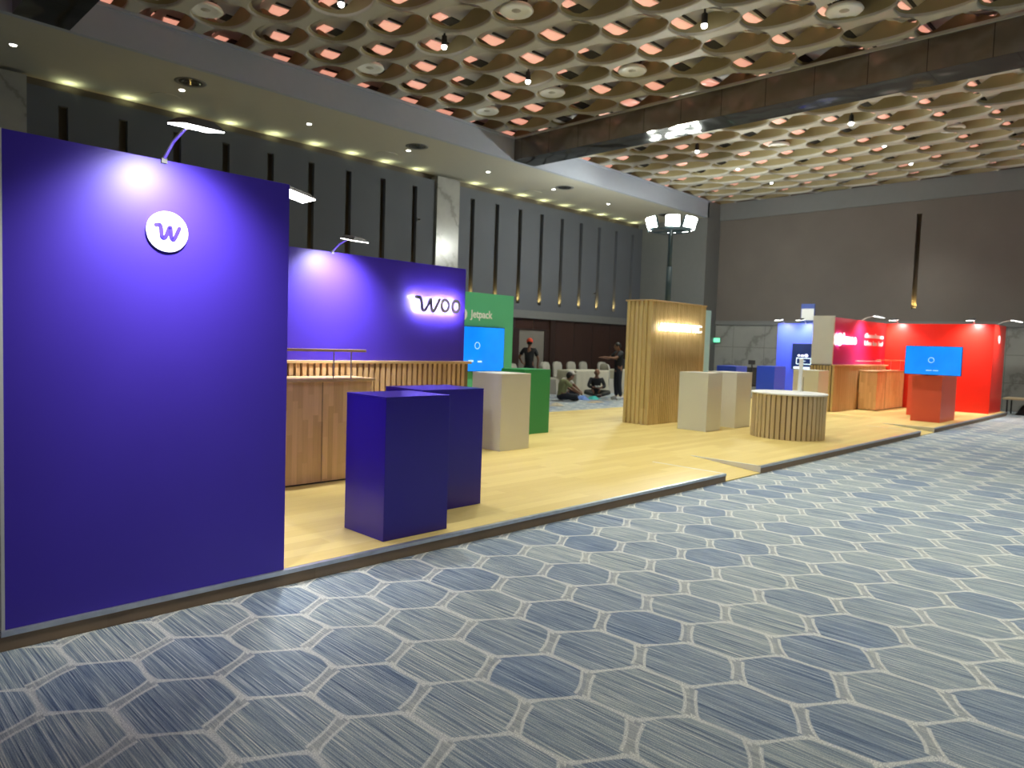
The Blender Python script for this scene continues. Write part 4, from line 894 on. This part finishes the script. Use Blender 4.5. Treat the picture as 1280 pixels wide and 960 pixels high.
# things on the carpet near the people
t_ = thing('dish', (17.0, 13.1, 0.30), 'white dish held in the hands of the seated person in black', 'dish')
MB().lathe([(0.03, 0.0), (0.06, 0.01), (0.095, 0.04), (0.09, 0.043), (0.055, 0.016)], (17.0, 13.08, 0.30), 20).build('bowl', M['logo_white'], t_, True)
def heap(name, x, y, sx, sy_, h, mat, label, cat, seed):
    random.seed(seed); mb = MB(); N = 18; Rr = 7; vs_ = [(x, y, h)]; fs = []
    for i in range(1, Rr+1):
        for k in range(N):
            a = 2*PI*k/N; t_ = i/Rr; wv = 1+0.18*math.sin(3*a+seed)+0.10*math.sin(5*a+2*seed)
            vs_.append((x+sx*t_*wv*math.cos(a), y+sy_*t_*wv*math.sin(a), max(0.006, h*(1-t_**2.2)*(0.75+0.35*math.sin(4*a+i+seed)))))
    for k in range(N): fs.append((0, 1+k, 1+(k+1) % N))
    for i in range(Rr-1):
        for k in range(N): fs.append((1+i*N+k, 1+(i+1)*N+k, 1+(i+1)*N+(k+1) % N, 1+i*N+(k+1) % N))
    b = len(vs_); vs_ += [(v[0], v[1], 0.002) for v in vs_[1+(Rr-1)*N:1+Rr*N]]
    for k in range(N): fs.append((1+(Rr-1)*N+k, b+k, b+(k+1) % N, 1+(Rr-1)*N+(k+1) % N))
    fs.append([b+k for k in range(N)])
    return tag(mb.add(vs_, fs).build(name, mat, None, True), label, cat)
heap('folded_cloth', 15.9, 12.75, 0.2, 0.2, 0.12, M['bluebag'], 'crumpled blue cloth on the carpet between the seated people', 'cloth', 1)
heap('plastic_bag', 16.35, 12.7, 0.2, 0.16, 0.09, M['cyanbag'], 'turquoise plastic bag lying on the carpet', 'bag', 2)
heap('plastic_bag', 17.75, 12.75, 0.26, 0.16, 0.14, M['creambag'], 'cream bag on the carpet right of the seated person in black', 'bag', 3)
heap('plastic_bag', 13.6, 11.75, 0.22, 0.15, 0.08, M['creambag'], 'cream bag on the carpet right of the green pedestal', 'bag', 5)
heap('cardboard_sheet', 15.5, 12.0, 0.32, 0.16, 0.03, M['gold'], 'flat tan cardboard on the carpet before the seated people', 'cardboard', 4)
t_ = thing('backpack', (20.1, 14.6, 0.752), 'black backpack standing on the second cream table', 'bag')
mb = MB(); mb.ell((20.1, 14.5, 0.945), (0.22, 0.15, 0.19)); mb.build('bag_body', M['black'], t_, True); MB().tube([(20.02, 14.5, 1.10), (20.05, 14.5, 1.18), (20.16, 14.5, 1.18), (20.18, 14.5, 1.10)], 0.012).build('handle', M['black'], t_)
# black chairs behind the pedestals
def mesh_chair(x, y, rz, label, z0=0):
    t_ = thing('office_chair', (0, 0, 0), label, 'chair')
    mb = MB()
    for k in range(5): a = 2*PI*k/5; mb.tube([(0, 0, 0.12), (0.30*math.cos(a), 0.30*math.sin(a), 0.06)], [0.025, 0.015])
    mb.build('base', M['black'], t_)
    mb = MB()
    for k in range(5): a = 2*PI*k/5; mb.ell((0.30*math.cos(a), 0.30*math.sin(a), 0.03), (0.03, 0.03, 0.03), 8, 6)
    mb.build('casters', M['black'], t_); MB().tube([(0, 0, 0.1), (0, 0, 0.44)], 0.025).build('column', M['steel'], t_)
    MB().rbox(-0.24, 0.24, -0.24, 0.22, 0.44, 0.51, 0.03).build('seat', M['black'], t_)
    MB().tube([(0, 0.24, 0.46), (0, 0.33, 0.60), (0, 0.34, 0.85), (0, 0.30, 1.15)], 0.022).build('back_stem', M['black'], t_)
    mb = MB(); mb.xf = Matrix.Translation((0, 0.27, 0.78)); mb.rbox(-0.22, 0.22, -0.02, 0.02, -0.26, 0.26, 0.015); mb.build('backrest', M['black'], t_)
    MB().rbox(-0.11, 0.11, 0.25, 0.30, 1.12, 1.26, 0.02).build('headrest', M['black'], t_)
    for s_ in (-1, 1): MB().tube([(s_*0.24, 0.1, 0.47), (s_*0.29, 0.12, 0.6), (s_*0.28, 0.05, 0.70), (s_*0.28, -0.15, 0.70)], 0.018).build('armrest', M['black'], t_)
    t_.location = (x, y, z0); t_.rotation_euler = (0, 0, rz); return t_
mesh_chair(21.0, 10.35, 2.4, 'black office chair left of the blue pedestal')
mesh_chair(16.1, 9.2, 2.0, 'black office chair peeking out right of the slatted tower', P)
# pile at the far right by the marble wall
t_ = thing('folding_table', (24.3, 4.1, 0), 'low pale-topped table by the marble wall at the right edge', 'table')
MB().rbox(23.9, 24.7, 2.6, 4.2, 0.42, 0.47, 0.01).build('tabletop', M['gold'], t_)
for a in (24.0, 24.6):
    for b in (2.7, 4.1): MB().tube([(a, b, 0), (a, b, 0.42)], 0.02).build('leg', M['black'], t_)
heap('equipment_bag', 24.2, 3.55, 0.3, 0.3, 0.36, M['black'], 'black bag on the carpet under the low pale table', 'bag', 9)
heap('cardboard_sheet', 24.6, 4.75, 0.35, 0.5, 0.12, M['gold'], 'brown cardboard on the carpet left of the low pale table', 'cardboard', 6)
